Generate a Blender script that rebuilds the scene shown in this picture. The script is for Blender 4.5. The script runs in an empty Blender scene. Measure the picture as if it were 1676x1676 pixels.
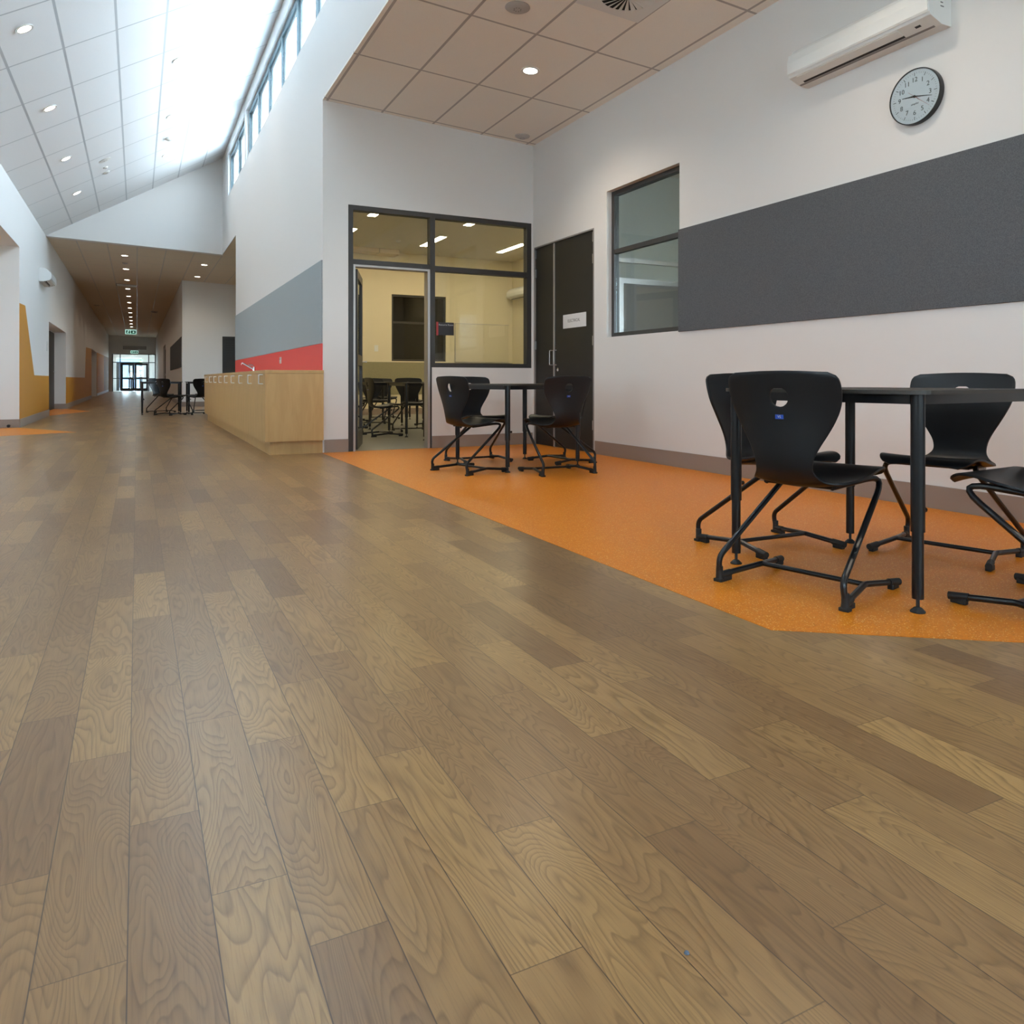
import bpy, bmesh, math, random
from mathutils import Vector, Matrix
random.seed(7)
sc = bpy.context.scene
C = sc.collection
PI = math.pi
PSI = math.atan(614/1230)

# ------------------------------------------------------------------ camera
cam = bpy.data.cameras.new('camera'); co = bpy.data.objects.new('camera', cam); C.objects.link(co)
co.location = (0, 0, .78); co.rotation_euler = (PI/2, 0, -PSI)
cam.sensor_width = 36; cam.lens = 36*1230/1676; cam.shift_y = -216/1676; cam.clip_start = .05; cam.clip_end = 400
sc.camera = co
sc.view_settings.view_transform = 'Standard'; sc.view_settings.look = 'None'
sc.view_settings.gamma = 1; sc.view_settings.use_curve_mapping = False
sc.view_settings.exposure = 0.43
sc.cycles.max_bounces = 10; sc.cycles.diffuse_bounces = 6; sc.cycles.glossy_bounces = 4
sc.cycles.transparent_max_bounces = 16; sc.cycles.sample_clamp_indirect = 6
sc.cycles.caustics_reflective = False; sc.cycles.caustics_refractive = False

# ------------------------------------------------------------------ world: bright overcast sky, bluer overhead
SKY = 18.5
w = bpy.data.worlds.new('sky'); sc.world = w; w.use_nodes = True
nt = w.node_tree; nt.nodes.clear()
ow = nt.nodes.new('ShaderNodeOutputWorld'); bg = nt.nodes.new('ShaderNodeBackground')
tc = nt.nodes.new('ShaderNodeTexCoord'); sp = nt.nodes.new('ShaderNodeSeparateXYZ'); cr = nt.nodes.new('ShaderNodeValToRGB')
cr.color_ramp.elements[0].position = 0; cr.color_ramp.elements[0].color = (.74, .87, 1, 1)
cr.color_ramp.elements[1].position = .8; cr.color_ramp.elements[1].color = (.52, .76, 1, 1)
nt.links.new(tc.outputs['Generated'], sp.inputs[0]); nt.links.new(sp.outputs['Z'], cr.inputs[0])
nt.links.new(cr.outputs[0], bg.inputs[0]); bg.inputs[1].default_value = SKY
nt.links.new(bg.outputs[0], ow.inputs[0])

def portal(loc, rot, sx, sy):
    l = bpy.data.lights.new('window_portal', 'AREA'); l.shape = 'RECTANGLE'; l.size = sx; l.size_y = sy
    l.cycles.is_portal = True
    o = bpy.data.objects.new('window_portal', l); C.objects.link(o); o.location = loc; o.rotation_euler = rot
portal((1.93, 5.2, 5.245), (0, PI/2, 0), .95, 18.6)        # clerestory, facing -X
portal((1.93, 16.0, 5.245), (0, PI/2, 0), .95, 2.9)
portal((0, -5.15, 2.02), (PI/2, 0, 0), 1.8, 1.65)          # window added behind the camera for daylight
portal((3.52, -5.15, 1.875), (PI/2, 0, 0), 1.05, 1.95)
portal((-2.05, .95, 2.15), (0, -PI/2, 0), 1.5, 2)           # window added in the left wall for daylight
portal((8.27, 2.0, 1.85), (0, PI/2, 0), 1.9, 4)
portal((-.15, 61.6, 1.2), (-PI/2, 0, 0), 2, 2.5)

sun = bpy.data.lights.new('sun', 'SUN'); sun.energy = 14; sun.angle = math.radians(3); sun.color = (1, .95, .88)
so = bpy.data.objects.new('sun', sun); C.objects.link(so); so.rotation_euler = (0, -math.radians(24), 0)   # high sun on the hall's back slope side, lights the low roofs

# ------------------------------------------------------------------ materials
def mat(name, col, rough=.6, metal=0, spec=.5, coat=0):
    m = bpy.data.materials.new(name); m.use_nodes = True
    b = m.node_tree.nodes['Principled BSDF']
    b.inputs['Base Color'].default_value = (*col, 1); b.inputs['Roughness'].default_value = rough
    b.inputs['Metallic'].default_value = metal; b.inputs['Specular IOR Level'].default_value = spec
    if coat: b.inputs['Coat Weight'].default_value = coat; b.inputs['Coat Roughness'].default_value = .08
    return m
def srgb(r, g, b):
    f = lambda c: (c/255/12.92 if c/255 <= .04045 else ((c/255+.055)/1.055)**2.4)
    return (f(r), f(g), f(b))
class N:                                            # tiny node helper
    def __init__(s, m): s.t = m.node_tree; s.b = s.t.nodes['Principled BSDF']
    def n(s, ty, **kw):
        x = s.t.nodes.new(ty)
        for k, v in kw.items(): setattr(x, k, v)
        return x
    def set(s, sock, v):
        if isinstance(v, bpy.types.NodeSocket): s.t.links.new(v, sock)
        elif v is not None: sock.default_value = v
    def m(s, op, a, b=None, c=None):
        x = s.n('ShaderNodeMath', operation=op); s.set(x.inputs[0], a)
        if b is not None: s.set(x.inputs[1], b)
        if c is not None: s.set(x.inputs[2], c)
        return x.outputs[0]
    def obj(s):
        t = s.n('ShaderNodeTexCoord'); p = s.n('ShaderNodeSeparateXYZ'); s.t.links.new(t.outputs['Object'], p.inputs[0])
        return t.outputs['Object'], p.outputs[0], p.outputs[1], p.outputs[2]
    def vec(s, x, y, z=0.0):
        v = s.n('ShaderNodeCombineXYZ'); s.set(v.inputs[0], x); s.set(v.inputs[1], y); s.set(v.inputs[2], z); return v.outputs[0]
    def noise(s, v, sc=5, det=2, rough=.5, dist=0):
        x = s.n('ShaderNodeTexNoise'); s.set(x.inputs['Vector'], v); x.inputs['Scale'].default_value = sc
        x.inputs['Detail'].default_value = det; x.inputs['Roughness'].default_value = rough; x.inputs['Distortion'].default_value = dist
        return x.outputs['Fac']
    def mix(s, f, a, b, blend='MIX'):
        x = s.n('ShaderNodeMix', data_type='RGBA', blend_type=blend); s.set(x.inputs[0], f); s.set(x.inputs[6], a); s.set(x.inputs[7], b)
        return x.outputs[2]
    def ramp(s, f, stops, interp='LINEAR'):
        x = s.n('ShaderNodeValToRGB'); r = x.color_ramp; r.interpolation = interp
        while len(r.elements) < len(stops): r.elements.new(.5)
        for e, (p, c) in zip(r.elements, stops):
            e.position = p; e.color = (*c, 1) if len(c) == 3 else c
        s.set(x.inputs[0], f); return x.outputs[0]
    def bump(s, h, strength=.1, dist=.01):
        x = s.n('ShaderNodeBump'); x.inputs['Strength'].default_value = strength; x.inputs['Distance'].default_value = dist
        s.set(x.inputs['Height'], h); s.t.links.new(x.outputs[0], s.b.inputs['Normal'])

def wall_mat(name, col, rough=.55):
    m = mat(name, col, rough, spec=.3); n = N(m); v, x, y, z = n.obj()
    n.bump(n.noise(v, 180, 2), .05, .002); return m
WALL = wall_mat('painted_plaster_offwhite', (.70, .675, .655))
CREAM = wall_mat('painted_plaster_cream', (.70, .63, .46))
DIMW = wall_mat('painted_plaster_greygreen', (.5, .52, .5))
SKIRT = mat('vinyl_skirting_taupe', (.28, .22, .185), .35)
MUST = wall_mat('painted_mustard', (.52, .225, .018), .5)
BLACKM = mat('black_powdercoat', (.006, .0065, .008), .28, spec=.4)
SHELL = mat('black_moulded_plastic', (.0065, .0068, .008), .40, spec=.3)
FRAME = mat('bronze_aluminium', (.035, .032, .030), .4, spec=.5)
TEAL = mat('clerestory_aluminium', (.10, .145, .165), .4, spec=.5)
SILV = mat('anodised_aluminium', (.45, .43, .42), .35, metal=.6)
CHROME = mat('chrome', (.75, .75, .75), .12, metal=1)
WHITE = mat('white_plastic', (.74, .75, .74), .28, coat=.4)
AIRBOT = mat('white_plastic_matte', (.70, .68, .64), .45)
DARK = mat('dark_void', (.01, .01, .01), .7)
GREYP = mat('grey_plastic', (.22, .2, .19), .5)
DOORM = mat('dark_laminate_door', (.020, .018, .015), .45, spec=.3)
PAPER = mat('white_paper', (.7, .71, .72), .6)
INK = mat('dark_ink', (.02, .02, .02), .6)
GINK = mat('grey_ink', (.16, .16, .17), .6)
WINK = mat('white_ink', (.5, .5, .5), .6)
REDP = mat('red_acrylic', (.36, .03, .03), .4)
BLUEP = mat('blue_sticker', (.01, .06, .36), .4)
SIGNB = mat('black_sign', (.016, .012, .013), .4)
GREEN = mat('exit_green', (.0, .16, .09), .4)
RINGM = mat('white_trim_ring', (.7, .68, .64), .4)
PULL = mat('satin_chrome', (.85, .84, .82), .25, metal=.5)
STEEL = mat('brushed_steel', (.5, .5, .5), .3, metal=1)
RUBBER = mat('black_rubber', (.01, .01, .01), .6)
TABLETOP = mat('dark_table_laminate', (.022, .018, .014), .5, spec=.35)
TEDGE = mat('table_edge_brown', (.035, .03, .025), .5)
CLOCKF = mat('clock_dial', (.62, .66, .74), .35)
CONC = mat('pale_concrete', (.55, .54, .5), .8)
FACADE = mat('blue_grey_cladding', (.10, .16, .24), .5)
LEAF = mat('tree_leaves', (.10, .22, .05), .7)
BARK = mat('tree_bark', (.1, .07, .05), .9)
BROWNW = wall_mat('brown_brick_panel', (.24, .11, .05), .6)

def emit(name, col, s):
    m = bpy.data.materials.new(name); m.use_nodes = True; t = m.node_tree; t.nodes.clear()
    e = t.nodes.new('ShaderNodeEmission'); e.inputs[0].default_value = (*col, 1); e.inputs[1].default_value = s
    o = t.nodes.new('ShaderNodeOutputMaterial'); t.links.new(e.outputs[0], o.inputs[0]); return m
LED = emit('led_diffuser', (1, .92, .80), 14)
TUBE = emit('linear_diffuser', (1, .85, .57), 30)
SIGNL = emit('sign_backlight', (.55, 1, .85), .8)

def glass(name, tint, ior=1.45):
    m = bpy.data.materials.new(name); m.use_nodes = True; t = m.node_tree; t.nodes.clear()
    o = t.nodes.new('ShaderNodeOutputMaterial'); mx = t.nodes.new('ShaderNodeMixShader'); f = t.nodes.new('ShaderNodeMath')
    # facing-independent Schlick reflectance, the same on both faces of the pane
    ge = t.nodes.new('ShaderNodeNewGeometry'); dt = t.nodes.new('ShaderNodeVectorMath'); dt.operation = 'DOT_PRODUCT'
    t.links.new(ge.outputs['Normal'], dt.inputs[0]); t.links.new(ge.outputs['Incoming'], dt.inputs[1])
    ab = t.nodes.new('ShaderNodeMath'); ab.operation = 'ABSOLUTE'; t.links.new(dt.outputs['Value'], ab.inputs[0])
    om = t.nodes.new('ShaderNodeMath'); om.operation = 'SUBTRACT'; om.inputs[0].default_value = 1; t.links.new(ab.outputs[0], om.inputs[1])
    pw = t.nodes.new('ShaderNodeMath'); pw.operation = 'POWER'; pw.inputs[1].default_value = 5; t.links.new(om.outputs[0], pw.inputs[0])
    r0 = ((ior-1)/(ior+1))**2; f.operation = 'MULTIPLY_ADD'; f.inputs[1].default_value = 1-r0; f.inputs[2].default_value = r0
    t.links.new(pw.outputs[0], f.inputs[0])
    tr = t.nodes.new('ShaderNodeBsdfTransparent'); g = t.nodes.new('ShaderNodeBsdfGlossy')
    tr.inputs[0].default_value = (*tint, 1); g.inputs['Roughness'].default_value = .01; 
    t.links.new(f.outputs[0], mx.inputs[0]); t.links.new(tr.outputs[0], mx.inputs[1]); t.links.new(g.outputs[0], mx.inputs[2])
    t.links.new(mx.outputs[0], o.inputs[0]); return m
GLASS = glass('clear_glass', (.93, .95, .94), 1.5)
TGLASS = glass('tinted_glass', (.5, .53, .53), 1.6)

# wood look vinyl planks
def wood_floor():
    m = mat('oak_plank_vinyl', (.3, .2, .1), .34, spec=.5); n = N(m); v, x, y, z = n.obj()
    W = .1122; L = .635; K0 = -12
    k = n.m('FLOOR', n.m('DIVIDE', n.m('ADD', x, .0115), W))
    fx = n.m('MULTIPLY', n.m('FRACT', n.m('DIVIDE', n.m('ADD', x, .0115), W)), W)
    known = {-3: .622, -2: .119, -1: .50, 0: .203, 1: .585, 2: .415, 3: .08, 4: .247, 5: .537, 6: .034, 7: .41, 8: .118,
             9: .504, 10: .333, 11: .629, 12: .21, 13: .535, 14: .05, 15: .416}
    stops = []
    for i in range(32):
        o = known.get(K0+i, (i*.2357+.07) % L)
        stops.append((i/32, (o/L,)*3))
    kk = n.m('DIVIDE', n.m('ADD', n.m('FLOORED_MODULO', n.m('SUBTRACT', k, K0), 32.0), .5), 32.0)
    off = n.ramp(kk, stops, 'CONSTANT')
    sep = n.n('ShaderNodeSeparateColor'); n.set(sep.inputs[0], off)
    yy = n.m('SUBTRACT', n.m('DIVIDE', y, L), sep.outputs[0])
    j = n.m('FLOOR', yy); fy = n.m('MULTIPLY', n.m('FRACT', yy), L)
    wn = n.n('ShaderNodeTexWhiteNoise', noise_dimensions='2D'); n.set(wn.inputs['Vector'], n.vec(k, j))
    wc = n.n('ShaderNodeSeparateColor'); n.set(wc.inputs[0], wn.outputs['Color']); r1, r2, r3 = wc.outputs[0], wc.outputs[1], wc.outputs[2]
    # cathedral grain: contour lines of a smooth stretched field
    gx = n.m('ADD', x, n.m('MULTIPLY', r1, 37.0)); gy = n.m('ADD', y, n.m('MULTIPLY', r2, 53.0))
    fld = n.noise(n.vec(n.m('MULTIPLY', gx, 8.5), n.m('MULTIPLY', gy, 1.45), n.m('MULTIPLY', r3, 9.0)), 1.0, 2.4, .40, .35)
    amp = n.m('ADD', 20.0, n.m('MULTIPLY', r3, 26.0))
    ring = n.m('FRACT', n.m('MULTIPLY', fld, amp))
    saw = n.m('POWER', ring, 3.0)
    soft = n.m('MULTIPLY', saw, n.m('SUBTRACT', 1.0, n.m('SMOOTH_MAX', n.m('MULTIPLY', n.m('SUBTRACT', ring, .88), 8.0), 0.0, .05)))
    fib = n.noise(n.vec(n.m('MULTIPLY', gx, 260.0), n.m('MULTIPLY', gy, 10.0), 0.0), 1.0, 3, .6)
    fib2 = n.noise(n.vec(n.m('MULTIPLY', gx, 110.0), n.m('MULTIPLY', gy, 5.0), 3.0), 1.0, 2, .5)
    blot = n.noise(n.vec(n.m('MULTIPLY', gx, 14.0), n.m('MULTIPLY', gy, 4.0), 5.0), 1.0, 2, .5)
    tone = n.ramp(r1, [(0, srgb(118, 87, 59)), (.25, srgb(138, 105, 70)), (.5, srgb(148, 114, 75)), (.75, srgb(160, 125, 81)), (1, srgb(171, 135, 87))])
    tone2 = n.mix(n.m('MULTIPLY', r2, .45), tone, (*srgb(134, 102, 68), 1))
    c1 = n.mix(n.m('MULTIPLY', soft, .74), tone2, (*srgb(80, 54, 32), 1))
    c2 = n.mix(n.m('MULTIPLY', n.m('SMOOTH_MAX', n.m('MULTIPLY', n.m('SUBTRACT', fib, .5), 2.6), 0.0, .05), .66), c1, (*srgb(86, 62, 40), 1))
    c3 = n.mix(n.m('MULTIPLY', n.m('SUBTRACT', fib2, .3), .35), c2, (*srgb(182, 146, 96), 1))
    c4 = n.mix(n.m('MULTIPLY', n.m('SMOOTH_MAX', n.m('SUBTRACT', blot, .5), 0.0, .02), 1.2), c3, (*srgb(112, 82, 54), 1))
    # seams
    sx = n.m('MINIMUM', fx, n.m('SUBTRACT', W, fx)); sy = n.m('MINIMUM', fy, n.m('SUBTRACT', L, fy))
    s1 = n.m('LESS_THAN', sx, .0009); s2 = n.m('LESS_THAN', sy, .0009)
    seam = n.m('MAXIMUM', n.m('MULTIPLY', s1, .85), n.m('MULTIPLY', s2, .6))
    c5 = n.mix(seam, c4, (*srgb(70, 54, 42), 1))
    n.set(n.b.inputs['Base Color'], c5)
    n.b.inputs['Roughness'].default_value = .285
    return m
WOODF = wood_floor()

def orange_floor():
    m = mat('orange_speckled_vinyl', (.6, .22, .03), .4, spec=.28); n = N(m); v, x, y, z = n.obj()
    vo = n.n('ShaderNodeTexVoronoi'); n.set(vo.inputs['Vector'], v); vo.inputs['Scale'].default_value = 260
    sepc = n.n('ShaderNodeSeparateColor'); n.set(sepc.inputs[0], vo.outputs['Color'])
    base = n.mix(n.noise(v, 130, 2, .6), (*srgb(196, 106, 10), 1), (*srgb(222, 134, 24), 1))
    dk = n.m('MULTIPLY', n.m('LESS_THAN', sepc.outputs[1], .16), .5)
    b2 = n.mix(dk, base, (*srgb(178, 96, 20), 1))
    lt = n.m('MULTIPLY', n.m('GREATER_THAN', sepc.outputs[0], .93), n.m('LESS_THAN', vo.outputs['Distance'], .55))
    n.set(n.b.inputs['Base Color'], n.mix(n.m('MULTIPLY', lt, .8), b2, (*srgb(245, 205, 140), 1)))
    return m
ORANGE = orange_floor()

def grey_floor():
    m = mat('grey_green_vinyl', (.2, .2, .17), .35); n = N(m); v, x, y, z = n.obj()
    n.set(n.b.inputs['Base Color'], n.mix(n.noise(v, 60, 3, .6), (.17, .175, .155, 1), (.26, .26, .23, 1))); return m
GREYF = grey_floor()

def tile_ceiling(name, col, x0, dx, y0, dy, line):
    m = mat(name, col, .75, spec=.25); n = N(m); v, x, y, z = n.obj()
    fx = n.m('MULTIPLY', n.m('FRACT', n.m('DIVIDE', n.m('SUBTRACT', x, x0), dx)), dx)
    fy = n.m('MULTIPLY', n.m('FRACT', n.m('DIVIDE', n.m('SUBTRACT', y, y0), dy)), dy)
    sx = n.m('ABSOLUTE', n.m('SUBTRACT', fx, 0.0)); hw = .012
    sx = n.m('MINIMUM', fx, n.m('SUBTRACT', dx, fx)); sy = n.m('MINIMUM', fy, n.m('SUBTRACT', dy, fy))
    g = n.m('LESS_THAN', n.m('MINIMUM', sx, sy), hw)
    spk = n.noise(v, 260, 2, .7)
    c = n.mix(n.m('MULTIPLY', n.m('GREATER_THAN', spk, .60), .16), (*col, 1), (col[0]*.55, col[1]*.55, col[2]*.55, 1))
    n.set(n.b.inputs['Base Color'], n.mix(g, c, (*line, 1)))
    n.set(n.b.inputs['Roughness'], n.m('SUBTRACT', .8, n.m('MULTIPLY', g, .45)))
    n.bump(n.m('ADD', n.m('MULTIPLY', g, -1.0), n.m('MULTIPLY', spk, .15)), .35, .006)
    return m
CEIL_H = tile_ceiling('ceiling_tiles_hall', (.80, .81, .82), -1.2375, .5175, 18.0, 1.2, (.47, .49, .51))
CEIL_A = tile_ceiling('ceiling_tiles_alcove', (.86, .80, .72), 1.825, .603, 6.82, 1.21, (.44, .39, .35))
CEIL_C = tile_ceiling('ceiling_tiles_corridor', (.70, .60, .47), -1.18, .593, 18.9, 1.2, (.46, .41, .35))
CEIL_R = tile_ceiling('ceiling_tiles_classroom', (.62, .57, .47), 2.4, 1.2, 8.3, 1.2, (.52, .47, .38))

def felt(name, a, b, sc_=240):
    m = mat(name, a, .95, spec=.1); n = N(m); v, x, y, z = n.obj()
    f = n.noise(v, sc_, 3, .7); n.set(n.b.inputs['Base Color'], n.mix(n.ramp(f, [(.38, (0, 0, 0)), (.62, (1, 1, 1))]), (*a, 1), (*b, 1)))
    n.bump(f, .3, .002); return m
FELTD = felt('charcoal_felt', (.085, .088, .095), (.135, .14, .15))
FELTL = felt('light_grey_felt', (.28, .31, .32), (.38, .41, .42), 170)
FELTO = felt('olive_felt', (.25, .23, .14), (.33, .30, .19), 170)
REDW = wall_mat('red_splashback', (.74, .07, .06), .4)
def birch():
    m = mat('birch_veneer', (.4, .28, .14), .42, spec=.35); n = N(m); v, x, y, z = n.obj()
    f = n.noise(n.vec(n.m('MULTIPLY', x, 14.0), n.m('MULTIPLY', y, 14.0), n.m('MULTIPLY', z, 2.2)), 1, 3, .55, .8)
    g = n.noise(n.vec(n.m('MULTIPLY', x, 160.0), n.m('MULTIPLY', y, 160.0), n.m('MULTIPLY', z, 7.0)), 1, 2, .5)
    c = n.mix(n.ramp(f, [(.35, (0, 0, 0)), (.65, (1, 1, 1))]), (.52, .32, .125, 1), (.58, .365, .15, 1))
    n.set(n.b.inputs['Base Color'], n.mix(n.m('MULTIPLY', g, .25), c, (.36, .215, .09, 1))); return m
BIRCH = birch()

# ------------------------------------------------------------------ mesh helpers
class MB:
    def __init__(s): s.b = bmesh.new()
    def box(s, x0, x1, y0, y1, z0, z1, bev=0):
        r = bmesh.ops.create_cube(s.b, size=1)
        M_ = Matrix.Translation(((x0+x1)/2, (y0+y1)/2, (z0+z1)/2)) @ Matrix.Diagonal((abs(x1-x0), abs(y1-y0), abs(z1-z0), 1))
        bmesh.ops.transform(s.b, matrix=M_, verts=r['verts'])
        if bev:
            es = list({e for v in r['verts'] for e in v.link_edges})
            bmesh.ops.bevel(s.b, geom=es, offset=bev, segments=2, affect='EDGES', profile=.6)
        return s
    def poly(s, pts, d):                            # prism: closed polygon pts (3D, planar) extruded by vector d
        n = len(pts); d = Vector(d)
        a = [s.b.verts.new(p) for p in pts]; c = [s.b.verts.new(Vector(p)+d) for p in pts]
        s.b.faces.new(a); s.b.faces.new(c[::-1])
        for i in range(n): s.b.faces.new((a[i], c[i], c[(i+1) % n], a[(i+1) % n]))
        return s
    def flat(s, pts): s.b.faces.new([s.b.verts.new(p) for p in pts]); return s
    def tube(s, pts, r, seg=10, fil=None):
        pts = [Vector(p) for p in pts]
        if fil:
            out = [pts[0]]
            for i in range(1, len(pts)-1):
                f = fil[i-1] if isinstance(fil, (list, tuple)) else fil
                a, p, c = pts[i-1], pts[i], pts[i+1]
                d1 = (a-p).normalized(); d2 = (c-p).normalized(); ang = d1.angle(d2)
                if f <= 0 or ang > PI-.02: out.append(p); continue
                t = min(f/math.tan(ang/2), (a-p).length*.48, (c-p).length*.48)
                s0, s1 = p+d1*t, p+d2*t
                for q in range(7):
                    u = q/6; out.append(s0*(1-u)**2+p*2*u*(1-u)+s1*u*u)
            out.append(pts[-1]); pts = out
        up = Vector((0, 0, 1)); t0 = (pts[1]-pts[0]).normalized()
        if abs(t0.dot(up)) > .95: up = Vector((1, 0, 0))
        nrm = t0.cross(up).normalized(); rings = []
        for i, p in enumerate(pts):
            if i == 0: t = t0
            elif i == len(pts)-1: t = (pts[i]-pts[i-1]).normalized()
            else: t = ((pts[i]-pts[i-1]).normalized()+(pts[i+1]-pts[i]).normalized()).normalized()
            nrm = (nrm-t*nrm.dot(t)).normalized(); bn = t.cross(nrm)
            rings.append([s.b.verts.new(p+(nrm*math.cos(2*PI*k/seg)+bn*math.sin(2*PI*k/seg))*r) for k in range(seg)])
        for a, c in zip(rings, rings[1:]):
            for k in range(seg): s.b.faces.new((a[k], a[(k+1) % seg], c[(k+1) % seg], c[k]))
        s.b.faces.new(rings[0][::-1]); s.b.faces.new(rings[-1]); return s
    def lathe(s, prof, o, ax='Z', seg=24, hollow=False):  # prof: (radius, height) pairs, closed at both ends
        o = Vector(o); rings = []
        for r, h in prof:
            ring = []
            for k in range(seg):
                a = 2*PI*k/seg; c, q = math.cos(a)*r, math.sin(a)*r
                ring.append(s.b.verts.new(o+Vector({'Z': (c, q, h), 'X': (h, c, q), 'Y': (q, h, c)}[ax])))
            rings.append(ring)
        for a, c in zip(rings, rings[1:]):
            for k in range(seg): s.b.faces.new((a[k], a[(k+1) % seg], c[(k+1) % seg], c[k]))
        if hollow:
            a, c = rings[-1], rings[0]
            for k in range(seg): s.b.faces.new((a[k], a[(k+1) % seg], c[(k+1) % seg], c[k]))
        else: s.b.faces.new(rings[0][::-1]); s.b.faces.new(rings[-1])
        return s
    def build(s, name, m, parent=None, smooth=False):
        bmesh.ops.recalc_face_normals(s.b, faces=s.b.faces)
        me = bpy.data.meshes.new(name); s.b.to_mesh(me); s.b.free()
        if smooth:
            for p in me.polygons: p.use_smooth = True
            me.set_sharp_from_angle(angle=math.radians(35))
        me.materials.append(m); o = bpy.data.objects.new(name, me); C.objects.link(o)
        if parent: o.parent = parent
        return o
def tag(o, label, cat, group=None, kind=None):
    o['label'] = label; o['category'] = cat
    if group: o['group'] = group
    if kind: o['kind'] = kind
    return o
def thing(name, label, cat, loc=(0, 0, 0), rz=0, group=None):
    o = bpy.data.objects.new(name, None); C.objects.link(o); o.location = loc; o.rotation_euler = (0, 0, rz)
    o.empty_display_size = .1
    return tag(o, label, cat, group)
def struct(o, label=None, cat=None):
    o['kind'] = 'structure'
    if label: o['label'] = label
    o['category'] = cat or 'wall'
    return o
def copy_tree(o, label=None, loc=None, rz=None, parent=None):
    c = o.copy(); C.objects.link(c); c.parent = parent
    if label: c['label'] = label
    if loc is not None: c.location = loc
    if rz is not None: c.rotation_euler = (0, 0, rz)
    for ch in list(o.children): copy_tree(ch, parent=c)
    return c
def text_mesh(name, body, size, m, parent, mw, shear=0, ext=.0004):
    cu = bpy.data.curves.new(name, 'FONT'); cu.body = body; cu.size = size; cu.align_x = 'CENTER'; cu.align_y = 'CENTER'
    cu.shear = shear; cu.extrude = ext; cu.resolution_u = 3
    t = bpy.data.objects.new(name, cu); C.objects.link(t)
    dg = bpy.context.evaluated_depsgraph_get(); dg.update()
    me = bpy.data.meshes.new_from_object(t.evaluated_get(dg)); bpy.data.objects.remove(t)
    me.transform(mw); me.materials.clear(); me.materials.append(m)
    o = bpy.data.objects.new(name, me); C.objects.link(o)
    if parent: o.parent = parent
    return o
def frame_mat(origin, right, up):                   # matrix taking local x->right, y->up, z->toward viewer
    r, u = Vector(right).normalized(), Vector(up).normalized(); f = r.cross(u); o = Vector(origin)
    return Matrix(((r.x, u.x, f.x, o.x), (r.y, u.y, f.y, o.y), (r.z, u.z, f.z, o.z), (0, 0, 0, 1)))

def wall(name, axis, c0, c1, a0, a1, z0, z1, holes, m, label):
    """wall box; axis 'x': thickness c0..c1 in X, runs a0..a1 in Y. holes: (a0,a1,z0,z1)"""
    As = sorted({a0, a1, *[max(a0, min(a1, q)) for h in holes for q in h[:2]]})
    Zs = sorted({z0, z1, *[max(z0, min(z1, q)) for h in holes for q in h[2:]]})
    B = MB(); b = B.b; nA, nZ = len(As)-1, len(Zs)-1
    def solid(i, j):
        if not (0 <= i < nA and 0 <= j < nZ): return False
        ca, cz = (As[i]+As[i+1])/2, (Zs[j]+Zs[j+1])/2
        return not any(h[0] < ca < h[1] and h[2] < cz < h[3] for h in holes)
    P = (lambda a, z, c: (c, a, z)) if axis == 'x' else (lambda a, z, c: (a, c, z))
    V = {}
    def v(i, j, k):
        if (i, j, k) not in V: V[(i, j, k)] = b.verts.new(P(As[i], Zs[j], (c0, c1)[k]))
        return V[(i, j, k)]
    for i in range(nA):
        for j in range(nZ):
            if not solid(i, j): continue
            for k in (0, 1): b.faces.new((v(i, j, k), v(i+1, j, k), v(i+1, j+1, k), v(i, j+1, k)))
            if not solid(i-1, j): b.faces.new((v(i, j, 0), v(i, j+1, 0), v(i, j+1, 1), v(i, j, 1)))
            if not solid(i+1, j): b.faces.new((v(i+1, j, 0), v(i+1, j+1, 0), v(i+1, j+1, 1), v(i+1, j, 1)))
            if not solid(i, j-1): b.faces.new((v(i, j, 0), v(i+1, j, 0), v(i+1, j, 1), v(i, j, 1)))
            if not solid(i, j+1): b.faces.new((v(i, j+1, 0), v(i+1, j+1, 0), v(i+1, j+1, 1), v(i, j+1, 1)))
    return struct(B.build(name, m), label, 'wall')

# ================================================================== STRUCTURE
XL, XR, XW, YB = -1.72, 1.78, 4.33, 8.1
zc = lambda x: 4.862+.6*x           # raked hall ceiling
za = lambda x: 3.78-.055*(x-1.78)   # low ceiling over the alcove
zk = lambda x: 3.762-.04*x          # corridor ceiling
f = MB(); f.flat([(-6, -5, 0), (8.2, -5, 0), (8.2, 58, 0), (-6, 58, 0)]).build('floor', WOODF)
struct(bpy.data.objects['floor'], 'oak plank vinyl floor running down the hall and corridor', 'floor')
f = MB().poly([(1.77, 8.12, 0), (1.77, 1.735, 0), (2.357, 1.317, 0), (4.40, -.14, 0), (4.40, 8.12, 0)], (0, 0, .0015)).build('floor', ORANGE)
struct(f, 'orange speckled vinyl floor of the seating alcove', 'floor')
f = MB().poly([(-5.9, 14.6, 0), (XL, 14.6, 0), (-.81, 12.96, 0), (XL, 12.5, 0), (-5.9, 10.4, 0)], (0, 0, .0015)).build('floor', ORANGE)
struct(f, 'orange vinyl wedge pointing into the hall at the left opening', 'floor')
f = MB().poly([(-2.02, 19.2, 0), (XL, 19.2, 0), (-1.04, 21.5, 0), (XL, 23.6, 0), (-2.02, 23.6, 0)], (0, 0, .0015)).build('floor', ORANGE)
struct(f, 'orange vinyl wedge on the floor by the first recessed doorway', 'floor')
f = MB().poly([(2.02, 8.17, 0), (8.2, 8.17, 0), (8.2, 16.4, 0), (2.02, 16.4, 0)], (0, 0, .0012)).build('floor', GREYF)
struct(f, 'grey green vinyl floor of the glazed classroom', 'floor')

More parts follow.
